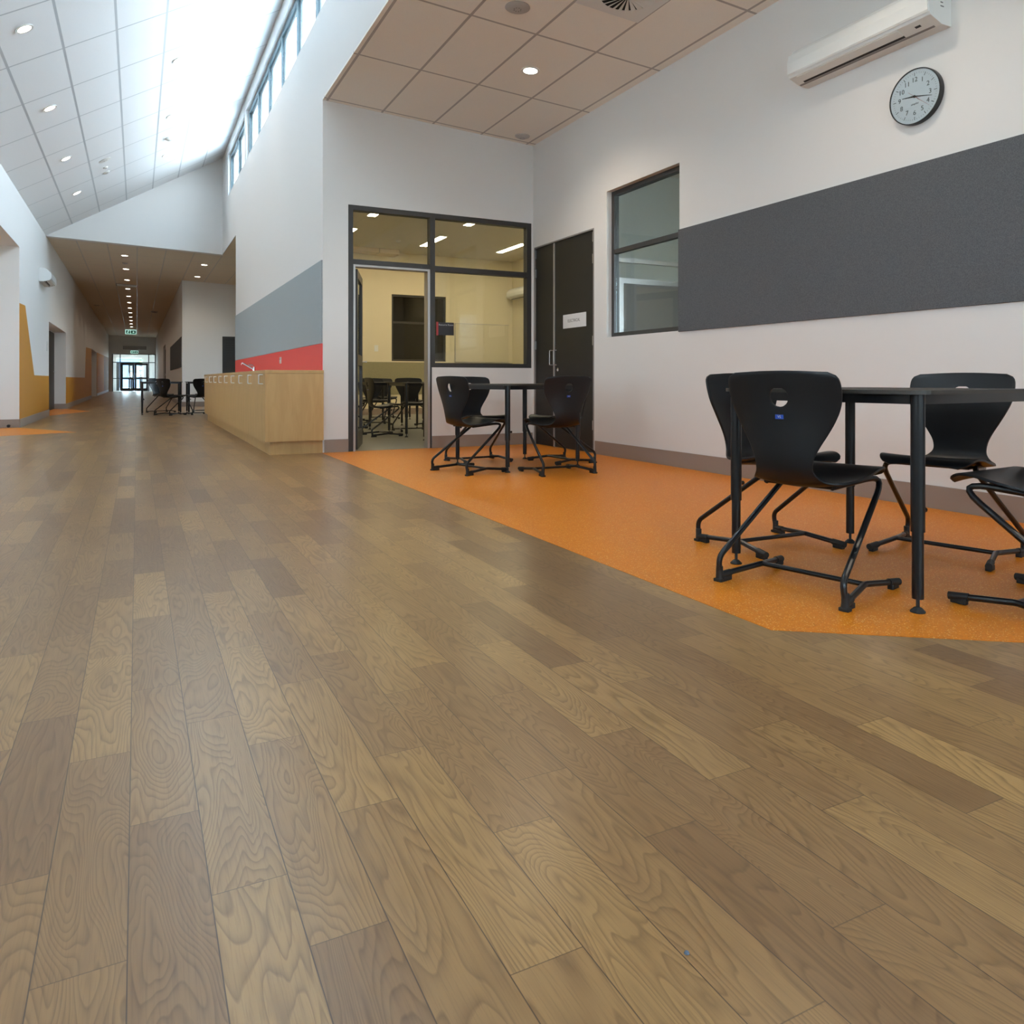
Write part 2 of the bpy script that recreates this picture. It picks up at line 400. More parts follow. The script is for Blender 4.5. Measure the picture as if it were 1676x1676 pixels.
struct(MB().poly([(-2.02, -5.2, zc(-2.02)), (1.98, -5.2, zc(1.98)), (1.98, -5.2, zc(1.98)+.2), (-2.02, -5.2, zc(-2.02)+.2)], (0, 24, 0)).build('ceiling', CEIL_H),
       'raked white tiled ceiling of the hall', 'ceiling')
struct(MB().poly([(XR, -5.2, za(XR)), (4.5, -5.2, za(4.5)), (4.5, -5.2, 4.0), (XR+.2, -5.2, 4.0), (XR+.2, -5.2, za(XR)+.02), (XR, -5.2, za(XR)+.02)], (0, 13.3, 0)).build('ceiling', CEIL_A),
       'low tiled ceiling over the orange alcove', 'ceiling')
struct(MB().poly([(-2.02, 18.7, zk(-2.02)), (5.2, 18.7, zk(5.2)), (5.2, 18.7, 4.1), (-2.02, 18.7, 4.1)], (0, 39.5, 0)).build('ceiling', CEIL_C),
       'tiled ceiling of the long corridor', 'ceiling')
struct(MB().poly([(XR, 16.0, zk(XR)), (5.2, 16.0, zk(5.2)), (5.2, 16.0, 4.0), (XR+.2, 16, 4.0), (XR+.2, 16, zk(XR)+.01), (XR, 16, zk(XR)+.01)], (0, 2.7, 0)).build('ceiling', CEIL_C),
       'tiled ceiling of the bay behind the sink cabinets', 'ceiling')
struct(MB().box(1.98, 8.4, 8.17, 16.55, 3.66, 3.8).build('ceiling', CEIL_R), 'tiled classroom ceiling with linear lights', 'ceiling')
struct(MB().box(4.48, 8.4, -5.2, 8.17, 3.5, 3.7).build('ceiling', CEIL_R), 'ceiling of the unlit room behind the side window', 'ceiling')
struct(MB().box(-6.2, -2.02, 8.8, 14.8, 2.96, 3.2).build('ceiling', CEIL_A), 'low ceiling of the left side opening', 'ceiling')
struct(MB().box(-1.95, 1.5, 58.2, 61.7, 2.75, 2.9).build('ceiling', WALL), 'white ceiling of the entry lobby', 'ceiling')

LW = [(0, 1.9)]
wall('wall_left', 'x', -2.02, XL, -5.2, 58.2, 0, 3.9,
     [(a, b_, 1.4, 2.9) for a, b_ in LW] + [(9.0, 14.6, 0, 2.96), (19.2, 23.6, 0, 2.06), (36.4, 41, 0, 2.1)], WALL, 'long white wall on the left of the hall and corridor')
wall('wall_left', 'x', -2.2, -2.02, 18.9, 41.5, 0, 3.0, [], WALL, 'back of the recessed doorways on the left')
wall('wall_left', 'y', 14.6, 14.8, -6.2, -2.02, 0, 2.97, [], WALL, 'cream return wall at the left opening')
wall('wall_left', 'y', 8.8, 9.0, -6.2, -2.02, 0, 2.97, [], WALL, 'near return wall of the left opening')
wall('wall_left', 'x', -6.2, -6.0, 8.8, 14.8, 0, 2.97, [(10.4, 12.8, 1.1, 2.4)], WALL, 'far wall of the left side bay')
GW = [(-4.0, 14.45), (14.65, 17.4)]
ZS, ZH = 4.79, 5.70
wall('wall_right', 'x', XR, 1.98, 8.25, 16.0, 0, 3.7, [], WALL, 'hall wall behind the sink cabinets')
wall('wall_right', 'x', XR, 1.90, -5.2, 8.25, 3.80, 6.1, [(GW[0][0], 9, ZS, ZH)], WALL, 'high wall over the alcove with clerestory windows')
wall('wall_right', 'x', XR, 1.90, 8.25, 16.0, 3.7, 6.1, [(8, GW[0][1], ZS, ZH), (14.65, 17, ZS, ZH)], WALL, 'high wall over the sink cabinets with clerestory windows')
wall('wall_right', 'x', XR, 1.90, 16.0, 18.6, 3.70, 6.1, [(15, 17.4, ZS, ZH)], WALL, 'high wall over the open bay beyond the cabinets')
struct(MB().poly([(-2.02, 18.6, 3.825), (XL, 18.6, 3.825), (XR, 18.6, 3.69), (1.98, 18.6, 3.69), (1.98, 18.6, 6.2), (-2.02, 18.6, 6.2)], (0, .2, 0)).build('wall_end', WALL),
       'gable shaped white wall above the start of the corridor', 'wall')
wall('wall_back', 'y', YB, 8.25, XR, 8.4, 0, 3.80, [(2.055, 3.02, 0, 2.69), (3.02, 4.31, .925, 2.69)], WALL, 'alcove end wall holding the glazed screen')
wall('wall_right', 'x', XW, 4.48, -5.2, YB, 0, 3.72, [(5.33, 6.49, 1.22, 2.72), (6.73, 8.06, 0, 2.39)], WALL, 'long right wall of the alcove with board and clock')
wall('wall_back', 'y', -5.2, -5.0, -2.02, 8.4, 0, 6.2, [(-.9, .9, 1.2, 2.85), (3.0, 4.05, .9, 2.85)], WALL, 'wall behind the viewpoint with openings added for daylight')
wall('wall_left', 'x', 1.985, 2.02, 8.25, 16.4, 0, 3.7, [], CREAM, 'left wall inside the glazed classroom')
wall('wall_back', 'y', 16.4, 16.55, 1.98, 8.4, 0, 3.9, [(5.15, 6.46, 1.21, 2.72)], CREAM, 'cream classroom wall opposite the glazed screen')
wall('wall_right', 'x', 8.2, 8.4, -5.2, 16.4, 0, 3.7, [(0, 4, .9, 2.8)], CREAM, 'far side wall of the rooms on the right')
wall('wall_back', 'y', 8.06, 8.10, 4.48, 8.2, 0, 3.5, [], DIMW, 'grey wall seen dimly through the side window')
wall('wall_right', 'x', 1.19, 1.39, 24.1, 58.2, 0, 3.9, [(38.3, 41.6, .0, 2.45)], WALL, 'right wall of the long corridor')
wall('wall_back', 'y', 24.1, 24.25, 1.39, 5.2, 0, 3.9, [(2.32, 3.25, 0, 2.07)], WALL, 'beige wall facing the hall beyond the cabinets')
wall('wall_right', 'x', 5.0, 5.2, 16.55, 24.1, 0, 3.9, [(19.2, 21.8, .9, 2.4)], WALL, 'side wall of the bay beyond the cabinets')
wall('wall_end', 'y', 58.0, 58.2, XL, 1.19, 0, 3.9, [(-1.50, 1.17, 0, 2.58)], WALL, 'far end wall of the corridor over the glazed doors')
wall('wall_end', 'y', 61.5, 61.7, -1.95, 1.5, 0, 2.9, [(-1.33, .36, 0, 2.38)], WALL, 'outer wall of the entry lobby')
wall('wall_left', 'x', -1.95, -1.75, 58.2, 61.5, 0, 2.9, [(58.8, 60.8, .2, 2.5)], WALL, 'left wall of the entry lobby')
wall('wall_right', 'x', 1.3, 1.5, 58.2, 61.5, 0, 2.9, [], WALL, 'right wall of the entry lobby')
struct(MB().box(-1.95, 1.5, 58.2, 61.7, -.05, .0).build('floor', GREYF), 'floor of the entry lobby', 'floor')
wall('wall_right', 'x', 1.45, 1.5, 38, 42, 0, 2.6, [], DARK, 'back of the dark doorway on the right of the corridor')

# mustard paint with a stepped outline, on the left wall (thin skin of paint)
def paint(name, pts, m, label):
    return struct(MB().poly([(XL, y, z) for y, z in pts], (.003, 0, 0)).build(name, m), label, 'wall')
paint('wall_left', [(14.6, .14), (14.6, 2.04), (15.3, 2.06), (16.57, .87), (19.2, .87), (19.2, .14)], MUST, 'mustard painted dado with a spike beside the left opening')
paint('wall_left', [(23.6, .14), (23.6, .86), (31.9, .87), (32.6, 2.02), (36.4, 2.1), (36.4, .14)], MUST, 'mustard painted dado past the first recessed doorway')
paint('wall_left', [(41, .14), (41, 2.1), (50, 2.2), (50, .14)], MUST, 'mustard painted panel far along the corridor')
paint('wall_left', [(50.2, .14), (50.2, 2.2), (57.9, 2.3), (57.9, .14)], BROWNW, 'brown panel beside the far exit doors')

# skirtings
def skirt(name, x0, x1, y0, y1, label):
    return struct(MB().box(x0, x1, y0, y1, 0, .14, .002).build(name, SKIRT), label, 'baseboard')
skirt('baseboard_right', XW-.012, XW, -5, 6.70, 'taupe skirting along the right alcove wall')
skirt('baseboard_back', 1.795, 2.055, YB-.012, YB, 'short taupe skirting left of the classroom door')
skirt('baseboard_back', 3.02, 4.318, YB-.012, YB, 'taupe skirting under the glazed screen')
skirt('baseboard_left', XL, XL+.012, 14.6, 19.2, 'grey skirting under the first mustard panel')
skirt('baseboard_left', XL, XL+.012, 23.6, 36.4, 'grey skirting under the second mustard panel')
skirt('baseboard_left', XL, XL+.012, 41, 57.9, 'grey skirting far along the corridor')
skirt('baseboard_left', -6, XL, 14.588, 14.6, 'taupe skirting of the return wall at the left opening')
skirt('baseboard_left', -2.02, -2.008, 19.2, 23.0, 'skirting inside the first recessed doorway')
skirt('baseboard_left', -2.008, XL, 23.588, 23.6, 'skirting on the cheek of the first recessed doorway')
skirt('baseboard_right', 1.178, 1.19, 24.1, 38.3, 'skirting on the right of the corridor')
skirt('baseboard_right', 1.178, 1.19, 41.6, 57.9, 'skirting on the right near the far exit')
skirt('baseboard_back', 1.19, 2.32, 24.088, 24.1, 'skirting on the beige wall beyond the cabinets')
skirt('baseboard_back', 2.02, 8.2, 16.388, 16.4, 'skirting at the back of the classroom')

# ------------------------------------------------------------------ windows
def bars(axis, c0, c1, boxes, name, m, parent):     # boxes: (a0,a1,z0,z1)
    B = MB()
    for a0, a1, z0, z1 in boxes:
        if axis == 'x': B.box(c0, c1, a0, a1, z0, z1)
        else: B.box(a0, a1, c0, c1, z0, z1)
    return B.build(name, m, parent)
def empty(name, loc):
    o = bpy.data.objects.new(name, None); C.objects.link(o); o.location = loc; o.empty_display_size = .1; return o
def at(parent, objs):
    for o in objs:
        o.location = Vector(o.location)-Vector(parent.location)
def window(n, axis, c0, c1, a0, a1, z0, z1, vs, hs, label, m=FRAME, fw=.045, g=GLASS, gl=None):
    """framed window filling a rectangle, vs / hs: mullion and transom centre lines"""
    cm = (c0+c1)/2; r = empty('window_%d' % n, (cm, a0, z0) if axis == 'x' else (a0, cm, z0)); struct(r, label, 'window')
    bx = [(a0, a1, z0, z0+fw), (a0, a1, z1-fw, z1), (a0, a0+fw, z0+fw, z1-fw), (a1-fw, a1, z0+fw, z1-fw)]
    fr = bars(axis, c0, c1, bx, 'window_frame', m, r)
    parts = [fr]
    for q in vs: parts.append(bars(axis, c0, c1, [(q-fw/2, q+fw/2, z0+fw, z1-fw)], 'mullion', m, r))
    ed = [a0+fw]+[e for q in vs for e in (q-fw/2, q+fw/2)]+[a1-fw]
    zd = [z0+fw]+[e for q in hs for e in (q-fw/2, q+fw/2)]+[z1-fw]
    for i in range(0, len(ed), 2):
        for q in hs: parts.append(bars(axis, c0+.004, c1-.004, [(ed[i], ed[i+1], q-fw/2, q+fw/2)], 'transom', m, r))
        for j in range(0, len(zd), 2):
            parts.append(bars(axis, cm-.003, cm+.003, [(ed[i], ed[i+1], zd[j], zd[j+1])], 'pane', g, r))
    at(r, parts); return r
# clerestory: bays about 1.1 m, with a sash behind each mullion
def clere(n, a0, a1, label):
    k = round((a1-a0)/1.13); vs = [a0+(a1-a0)*i/k for i in range(1, k)]
    r = window(n, 'x', 1.835, 1.875, a0, a1, ZS, ZH, vs, [], label, TEAL, .07)
    ps = []
    for q0, q1 in zip([a0+.03]+vs, vs+[a1-.03]):
        ps.append(bars('x', 1.873, 1.893, [(q0+.05, q1-.05, ZS+.05, ZS+.11), (q0+.05, q1-.05, ZH-.11, ZH-.05), (q0+.03, q0+.075, ZS+.05, ZH-.05), (q1-.075, q1-.03, ZS+.05, ZH-.05)], 'sash', TEAL, r))
    at(r, ps)
clere(1, GW[0][0], GW[0][1], 'long teal framed clerestory window strip above the hall')
clere(2, GW[1][0], GW[1][1], 'short clerestory window strip nearest the gable wall')
window(3, 'x', 4.39, 4.45, 5.33, 6.49, 1.22, 2.72, [], [2.10], 'dark two pane window in the right alcove wall', g=GLASS)
window(4, 'y', 16.44, 16.5, 5.15, 6.46, 1.21, 2.72, [], [2.09], 'dark window in the back wall of the classroom', g=TGLASS)
window(5, 'y', -5.13, -5.07, -.9, .9, 1.2, 2.85, [0], [2.1], 'unseen window added behind the viewpoint for daylight')  # out of view, put here to bring daylight in from behind
window(6, 'y', -5.13, -5.07, 3.0, 4.05, .9, 2.85, [3.5], [2.1], 'unseen window added behind the alcove for daylight')  # invented opening, its size sets how much daylight the alcove gets
for i, (a, b_) in enumerate(LW):
    window(7+i, 'x', -1.9, -1.84, a, b_, 1.4, 2.9, [(a+b_)/2], [2.1], 'unseen window added in the left wall for daylight beside the viewpoint')  # out of view, sized for the daylight it throws across the hall
window(10, 'x', -6.13, -6.07, 10.4, 12.8, 1.1, 2.4, [11.6], [], 'unseen window added to light the left side bay')  # unseen opening, sized for the brightness of the return wall
window(11, 'x', 5.06, 5.12, 19.2, 21.8, .9, 2.4, [20.5], [], 'unseen window added to light the bay beyond the cabinets')  # unseen opening, sized for the brightness of the bay wall
window(12, 'x', 8.26, 8.32, 0, 4, .9, 2.8, [2], [], 'unseen window added to light the room behind the side window')  # added out of view so the room behind gets some light
window(13, 'x', -1.88, -1.82, 58.8, 60.8, .2, 2.5, [], [], 'side window of the entry lobby')
# dark backing room behind window 4
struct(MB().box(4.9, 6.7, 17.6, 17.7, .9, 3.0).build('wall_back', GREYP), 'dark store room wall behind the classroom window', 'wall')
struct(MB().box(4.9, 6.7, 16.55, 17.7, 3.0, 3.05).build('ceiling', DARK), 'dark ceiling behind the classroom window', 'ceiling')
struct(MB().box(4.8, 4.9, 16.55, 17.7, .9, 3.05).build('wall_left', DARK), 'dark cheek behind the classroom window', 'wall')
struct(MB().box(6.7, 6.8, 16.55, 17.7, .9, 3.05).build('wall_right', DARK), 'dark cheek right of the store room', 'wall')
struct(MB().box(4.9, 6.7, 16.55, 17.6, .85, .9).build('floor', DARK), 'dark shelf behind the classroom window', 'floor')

# glazed screen with the classroom door opening
r = empty('window_14', (2.055, 8.14, 0)); struct(r, 'dark framed glazed screen beside the open classroom door', 'window')
y0, y1 = 8.105, 8.20
ps = [bars('y', y0, y1, [(2.055, 4.31, 2.635, 2.69)], 'head_rail', FRAME, r),
      bars('y', y0, y1, [(2.055, 2.11, 0, 2.635)], 'jamb_post', FRAME, r),
      bars('y', y0, y1, [(4.25, 4.31, .925, 2.635)], 'jamb_post', FRAME, r),
      bars('y', y0, y1, [(3.00, 3.06, 0, 2.635)], 'mullion', FRAME, r),
      bars('y', y0, y1, [(3.06, 4.25, .925, .975)], 'sill_rail', FRAME, r),
      bars('y', y0+.002, y1-.002, [(2.11, 3.00, 2.045, 2.10)], 'transom', FRAME, r),
      bars('y', y0+.002, y1-.002, [(3.06, 4.25, 2.03, 2.09)], 'transom', FRAME, r),
      bars('y', 8.15, 8.156, [(2.11, 3.00, 2.10, 2.635)], 'pane', GLASS, r),
      bars('y', 8.15, 8.156, [(3.06, 4.25, 2.09, 2.635)], 'pane', GLASS, r),
      bars('y', 8.15, 8.156, [(3.06, 4.25, .975, 2.03)], 'pane', GLASS, r),
      bars('y', y0-.004, y1+.02, [(2.112, 2.135, 0, 2.02), (2.97, 2.998, 0, 2.02), (2.112, 2.998, 2.02, 2.043)], 'door_lining', SILV, r)]
at(r, ps)
# classroom door, open into the room, seen edge on
d = empty('door_1', (2.15, 8.21, 0)); struct(d, 'glazed classroom door standing open into the room', 'door')
ps = [bars('x', 2.145, 2.185, [(8.22, 8.31, .01, 2.01), (8.98, 9.06, .01, 2.01), (8.31, 8.98, .01, .2), (8.31, 8.98, 1.92, 2.01), (8.31, 8.98, .95, 1.07)], 'door_frame', FRAME, d),
      bars('x', 2.162, 2.168, [(8.31, 8.98, .2, .95)], 'pane', GLASS, d), bars('x', 2.162, 2.168, [(8.31, 8.98, 1.07, 1.92)], 'pane', GLASS, d),
      MB().tube([(2.185, 9.02, 1.0), (2.235, 9.02, 1.0), (2.235, 8.9, 1.0)], .009, 8, .015).build('door_handle', STEEL, d)]
at(d, ps); d.rotation_euler = (0, 0, -math.radians(19))
# narrow dark window in the classroom's left wall
window(15, 'x', 2.021, 2.07, 14.0, 15.6, .98, 2.45, [14.8], [], 'narrow dark framed window in the left classroom wall', g=TGLASS)

# electrical cupboard doors
d = empty('door_2', (4.36, 6.73, 0)); struct(d, 'tall dark double cupboard doors marked electrical', 'door')
D0, D1, DM, DT = 6.745, 8.045, 7.59, 2.375
ps = [bars('x', 4.325, 4.42, [(6.73, 6.745, 0, 2.39), (8.045, 8.06, 0, 2.39), (6.745, 8.045, 2.375, 2.39)], 'door_lining', GREYP, d),
      bars('x', 4.34, 4.38, [(D0+.003, DM-.012, .008, DT-.003)], 'door_leaf', DOORM, d),
      bars('x', 4.34, 4.38, [(DM+.012, D1-.003, .008, DT-.003)], 'door_leaf', DOORM, d),
      bars('x', 4.330, 4.345, [(DM-.012, DM+.012, .008, DT-.003)], 'meeting_strip', SILV, d)]
for yy in (DM-.045, DM+.045):
    ps.append(MB().tube([(4.34, yy, .955), (4.300, yy, .955), (4.300, yy, 1.125), (4.34, yy, 1.125)], .005, 8, .012).build('door_handle', SILV, d))
ps.append(MB().lathe([(.001, .0), (.02, .0), (.02, -.012), (.008, -.014), (.001, -.014)], (4.34, DM-.095, .90), 'X', 16).build('door_lock', CHROME, d))
for yy in (D0, D1):
    for zz in (.25, 1.15, 2.02, 2.25): ps.append(MB().box(4.326, 4.34, yy-.012, yy+.012, zz, zz+.1).build('hinge', STEEL, d))
at(d, ps)
# dark door and louvred panel beyond
d = empty('door_3', (2.8, 24.15, 0)); struct(d, 'dark slatted door in the beige wall beyond the cabinets', 'door')
B = MB().box(2.34, 3.23, 24.15, 24.18, .01, 2.05)
for i in range(26): B.box(2.38, 3.19, 24.135, 24.15, .06+i*.075, .11+i*.075)
ps = [B.build('door_leaf', FRAME, d), bars('y', 24.09, 24.2, [(2.30, 2.34, 0, 2.07), (3.23, 3.27, 0, 2.07), (2.30, 3.27, 2.05, 2.09)], 'door_lining', FRAME, d)]; at(d, ps)
d = empty('door_4', (-2.0, 21.5, 0)); struct(d, 'dark door in the first recess on the left', 'door')
ps = [bars('x', -2.018, -1.985, [(21.5, 23.55, .01, 2.03)], 'door_leaf', DOORM, d), MB().tube([(-1.985, 23.35, 1.0), (-1.94, 23.35, 1.0), (-1.94, 23.2, 1.0)], .01, 8, .015).build('door_handle', STEEL, d)]; at(d, ps)
d = empty('door_5', (1.42, 38.3, 0)); struct(d, 'dark glazed door on the right of the corridor', 'door')
ps = [bars('x', 1.26, 1.31, [(38.3, 38.5, 0, 2.45), (41.4, 41.6, 0, 2.45), (38.5, 41.4, 0, .2), (38.5, 41.4, 2.3, 2.45), (38.5, 41.4, 1.0, 1.1)], 'door_frame', FRAME, d),
      bars('x', 1.28, 1.286, [(38.5, 41.4, .2, 1.0)], 'pane', TGLASS, d), bars('x', 1.28, 1.286, [(38.5, 41.4, 1.1, 2.3)], 'pane', TGLASS, d)]; at(d, ps)
d = empty('door_6', (-2.0, 37, 0)); struct(d, 'door in the second recess on the left', 'door')
ps = [bars('x', -2.018, -1.985, [(36.8, 38.8, .01, 2.03)], 'door_leaf', DOORM, d)]; at(d, ps)

# glazed exit screens
def doors_in(d, y0, a0, a1, zt, split):
    ps = []
    for s0, s1 in ((a0, split-.005), (split+.005, a1)):
        ps.append(bars('y', y0, y0+.05, [(s0, s0+.12, .02, zt), (s1-.12, s1, .02, zt), (s0+.12, s1-.12, .02, .2), (s0+.12, s1-.12, zt-.14, zt), (s0+.12, s1-.12, .84, .95)], 'door_leaf', FRAME, d))
        ps.append(bars('y', y0+.02, y0+.026, [(s0+.12, s1-.12, .2, .84)], 'pane', GLASS, d))
        ps.append(bars('y', y0+.02, y0+.026, [(s0+.12, s1-.12, .95, zt-.14)], 'pane', GLASS, d))
    for s in (-.07, .07): ps.append(MB().tube([(split+s, y0, .85), (split+s, y0-.05, .85), (split+s, y0-.05, 1.25), (split+s, y0, 1.25)], .012, 8, .02).build('door_handle', STEEL, d))
    return ps
d = empty('door_7', (-.15, 58.05, 0)); struct(d, 'dark framed glazed double doors at the far end of the corridor', 'door')
ps = doors_in(d, 58.05, -.98, .70, 1.95, -.15)
ps.append(bars('y', 58.03, 58.12, [(-1.5, 1.17, 2.53, 2.58), (-1.5, -1.45, 0, 2.53), (1.12, 1.17, 0, 2.53), (-1.05, -.99, 0, 2.53), (.71, .77, 0, 2.53)], 'screen_frame', FRAME, d))
for a0, a1 in ((-1.45, -1.05), (-.99, .71), (.77, 1.12)):
    ps.append(bars('y', 58.035, 58.115, [(a0, a1, 1.965, 2.02)], 'transom', FRAME, d))
    ps.append(bars('y', 58.07, 58.076, [(a0, a1, 2.02, 2.53)], 'pane', GLASS, d))
    if a0 != -.99:
        ps.append(bars('y', 58.035, 58.115, [(a0, a1, .86, .91)], 'rail', FRAME, d))
        ps.append(bars('y', 58.07, 58.076, [(a0, a1, .02, .86)], 'pane', GLASS, d))
        ps.append(bars('y', 58.07, 58.076, [(a0, a1, .91, 1.965)], 'pane', GLASS, d))
at(d, ps)
d = empty('door_8', (-.3, 61.55, 0)); struct(d, 'outer entry doors beyond the lobby', 'door')
ps = doors_in(d, 61.55, -1.1, .3, 2.0, -.42)
ps.append(bars('y', 61.52, 61.62, [(-1.33, .36, 2.01, 2.07), (-1.33, -1.12, 0, 2.01), (.31, .36, 0, 2.01)], 'screen_frame', FRAME, d))
ps.append(bars('y', 61.57, 61.576, [(-1.33, .36, 2.07, 2.38)], 'pane', GLASS, d)); at(d, ps)

# ------------------------------------------------------------------ outside
struct(MB().flat([(-80, -60, -.06), (90, -60, -.06), (90, 160, -.06), (-80, 160, -.06)]).build('ground', CONC), 'pale paved ground outside', 'ground')
ROOF = mat('pale_metal_roof', (.72, .72, .72), .5)
struct(MB().box(2.0, 9.6, -6, 58.5, 4.12, 4.16).build('roof', ROOF), 'pale metal roof over the low rooms', 'roof')
struct(MB().box(-2.6, 2.0, 18.9, 59, 4.12, 4.16).build('roof', ROOF), 'pale metal roof over the corridor', 'roof')
struct(MB().box(-5.2, -2.02, -6, 8.8, 3.05, 3.15).build('roof', WALL), 'unseen slab added to keep sun out of the left wall window', 'roof')  # unseen sun blocker added outside the left window
struct(MB().box(-8.8, -6.0, 8, 16, 3.2, 3.3).build('roof', WALL), 'unseen slab added to keep sun out of the left side bay', 'roof')  # added out of view to block sun from the side bay window
d = empty('door_9', (5.6, 8.05, 0)); struct(d, 'pale framed glazed door dimly seen through the side window', 'door')
ps = [bars('y', 8.03, 8.06, [(5.55, 5.62, 0, 2.1), (6.6, 6.67, 0, 2.1), (5.62, 6.6, 2.03, 2.1), (5.0, 7.4, 2.3, 2.36)], 'door_frame', SILV, d),
      bars('y', 8.045, 8.06, [(5.62, 6.6, .02, 2.03)], 'door_leaf', GREYP, d)]; at(d, ps)
b0 = thing('building', 'blue grey school building seen through the far exit doors', 'building', (-4, 92, -.06))
B = MB().box(-14, 8, 0, 8, 0, 3.2); B.build('wall', FACADE, b0)
for i in range(9):
    fr = MB().box(-12.8+i*2.2, -11.2+i*2.2, -.05, .0, .9, 2.4).build('window', GLASS, b0)
MB().box(-14.5, 8.5, -.8, 8.5, 3.2, 3.5).build('roof', WALL, b0)
t = thing('tree', 'green leafy tree outside the far exit doors', 'tree', (.9, 84, -.06))
MB().tube([(0, 0, 0), (.1, 0, 1.2), (0, .1, 2.2)], .12, 8).build('trunk', BARK, t)
B = MB(); rr = random.Random(3)
for i in range(420):
    a, h, q = rr.uniform(0, 2*PI), rr.uniform(.6, 3.4), rr.uniform(0, 1.1)
    q *= math.sin(max(.1, (h-.4)/3.2*PI)); p = Vector((q*math.cos(a), q*math.sin(a), h))
    e1 = Vector([rr.uniform(-1, 1) for _ in range(3)]).normalized()*.16; e2 = e1.cross(Vector([rr.uniform(-1, 1) for _ in range(3)])).normalized()*.1
    B.flat([p-e1, p+e2, p+e1, p-e2])
B.build('foliage', LEAF, t)

# ================================================================== CHAIR AND TABLE
def spline(pts, t):
    n = len(pts)-1; x = min(max(t*n, 0), n-1e-6); i = int(x); u = x-i
    P = [pts[max(0, i-1)], pts[i], pts[i+1], pts[min(n, i+2)]]
    return tuple(.5*((2*P[1][k])+(-P[0][k]+P[2][k])*u+(2*P[0][k]-5*P[1][k]+4*P[2][k]-P[3][k])*u*u+(-P[0][k]+3*P[1][k]-3*P[2][k]+P[3][k])*u**3) for k in range(len(pts[0])))
# x, z, half width, edge curl forward, edge curl up
PROF = [(-.012, .806, .212, .020, 0), (-.003, .765, .219, .026, 0), (.005, .722, .219, .030, 0), (.011, .678, .210, .032, 0), (.015, .632, .190, .032, 0),
        (.017, .585, .164, .028, 0), (.018, .538, .136, .022, 0), (.020, .492, .115, .016, .0), (.031, .444, .112, .012, .004), (.065, .405, .138, .006, .012),
        (.125, .388, .172, 0, .020), (.190, .389, .192, 0, .022), (.255, .402, .200, 0, .018), (.318, .420, .202, 0, .012), (.375, .436, .200, 0, .008), (.425, .443, .194, 0, .002), (.458, .435, .182, 0, -.004), (.474, .417, .168, 0, -.008)]
def shell_mesh():
    NT, NV = 72, 30
    S = [spline(PROF, i/400) for i in range(401)]
    L = [0]
    for a, b_ in zip(S, S[1:]): L.append(L[-1]+math.hypot(b_[0]-a[0], b_[1]-a[1]))
    tot = L[-1]
    def bylen(s):
        lo = 0
        while lo < 399 and L[lo+1] < s: lo += 1
        u = (s-L[lo])/max(1e-9, L[lo+1]-L[lo]); return tuple(S[lo][k]*(1-u)+S[lo+1][k]*u for k in range(5))
    def pos(s, v):                                  # v = -1..1
        s = min(max(s, 0), tot); x, z, wd, cf, cu = bylen(s); R = .034
        e = min(s, tot-s)
        if e < R: wd -= (R-math.sqrt(max(0, R*R-(R-e)**2)))*.9
        # crowned top edge
        zz = z+(.006*(1-v*v) if s < .04 else 0)*(1-s/.04 if s < .04 else 0)
        return Vector((x+cf*v*v*abs(v)**.3, wd*v, zz+cu*v*v))
    hs, ha, hb = .090, .037, .037                   # hole centre (along profile), half width, half height
    b = bmesh.new(); ss = []
    for i in range(NT+1):
        ss.append(tot*(i/NT))
    V = {}; inside = set()
    for i in range(NT):
        for j in range(NV):
            sc_ = (ss[i]+ss[i+1])/2; vc = -1+2*(j+.5)/NV; wd = bylen(sc_)[2]
            if ((vc*wd)/ha)**2+((sc_-hs)/hb)**2 < 1: inside.add((i, j))
    def vert(i, j):
        if (i, j) in V: return V[(i, j)]
        s, v = ss[i], -1+2*j/NV
        nb = [(i-1, j-1), (i-1, j), (i, j-1), (i, j)]; k = sum(q in inside for q in nb)
        if 0 < k < 4:
            wd = bylen(s)[2]; ex, ey = v*wd/ha, (s-hs)/hb; q = math.hypot(ex, ey); ex, ey = ex/q, ey/q
            if ey < -.86: ey = -.86                  # flattened top of the hand hole
            s, v = hs+ey*hb, ex*ha/wd
        V[(i, j)] = b.verts.new(pos(s, v)); return V[(i, j)]
    for i in range(NT):
        for j in range(NV):
            if (i, j) in inside: continue
            b.faces.new((vert(i, j), vert(i, j+1), vert(i+1, j+1), vert(i+1, j)))
    return b, pos
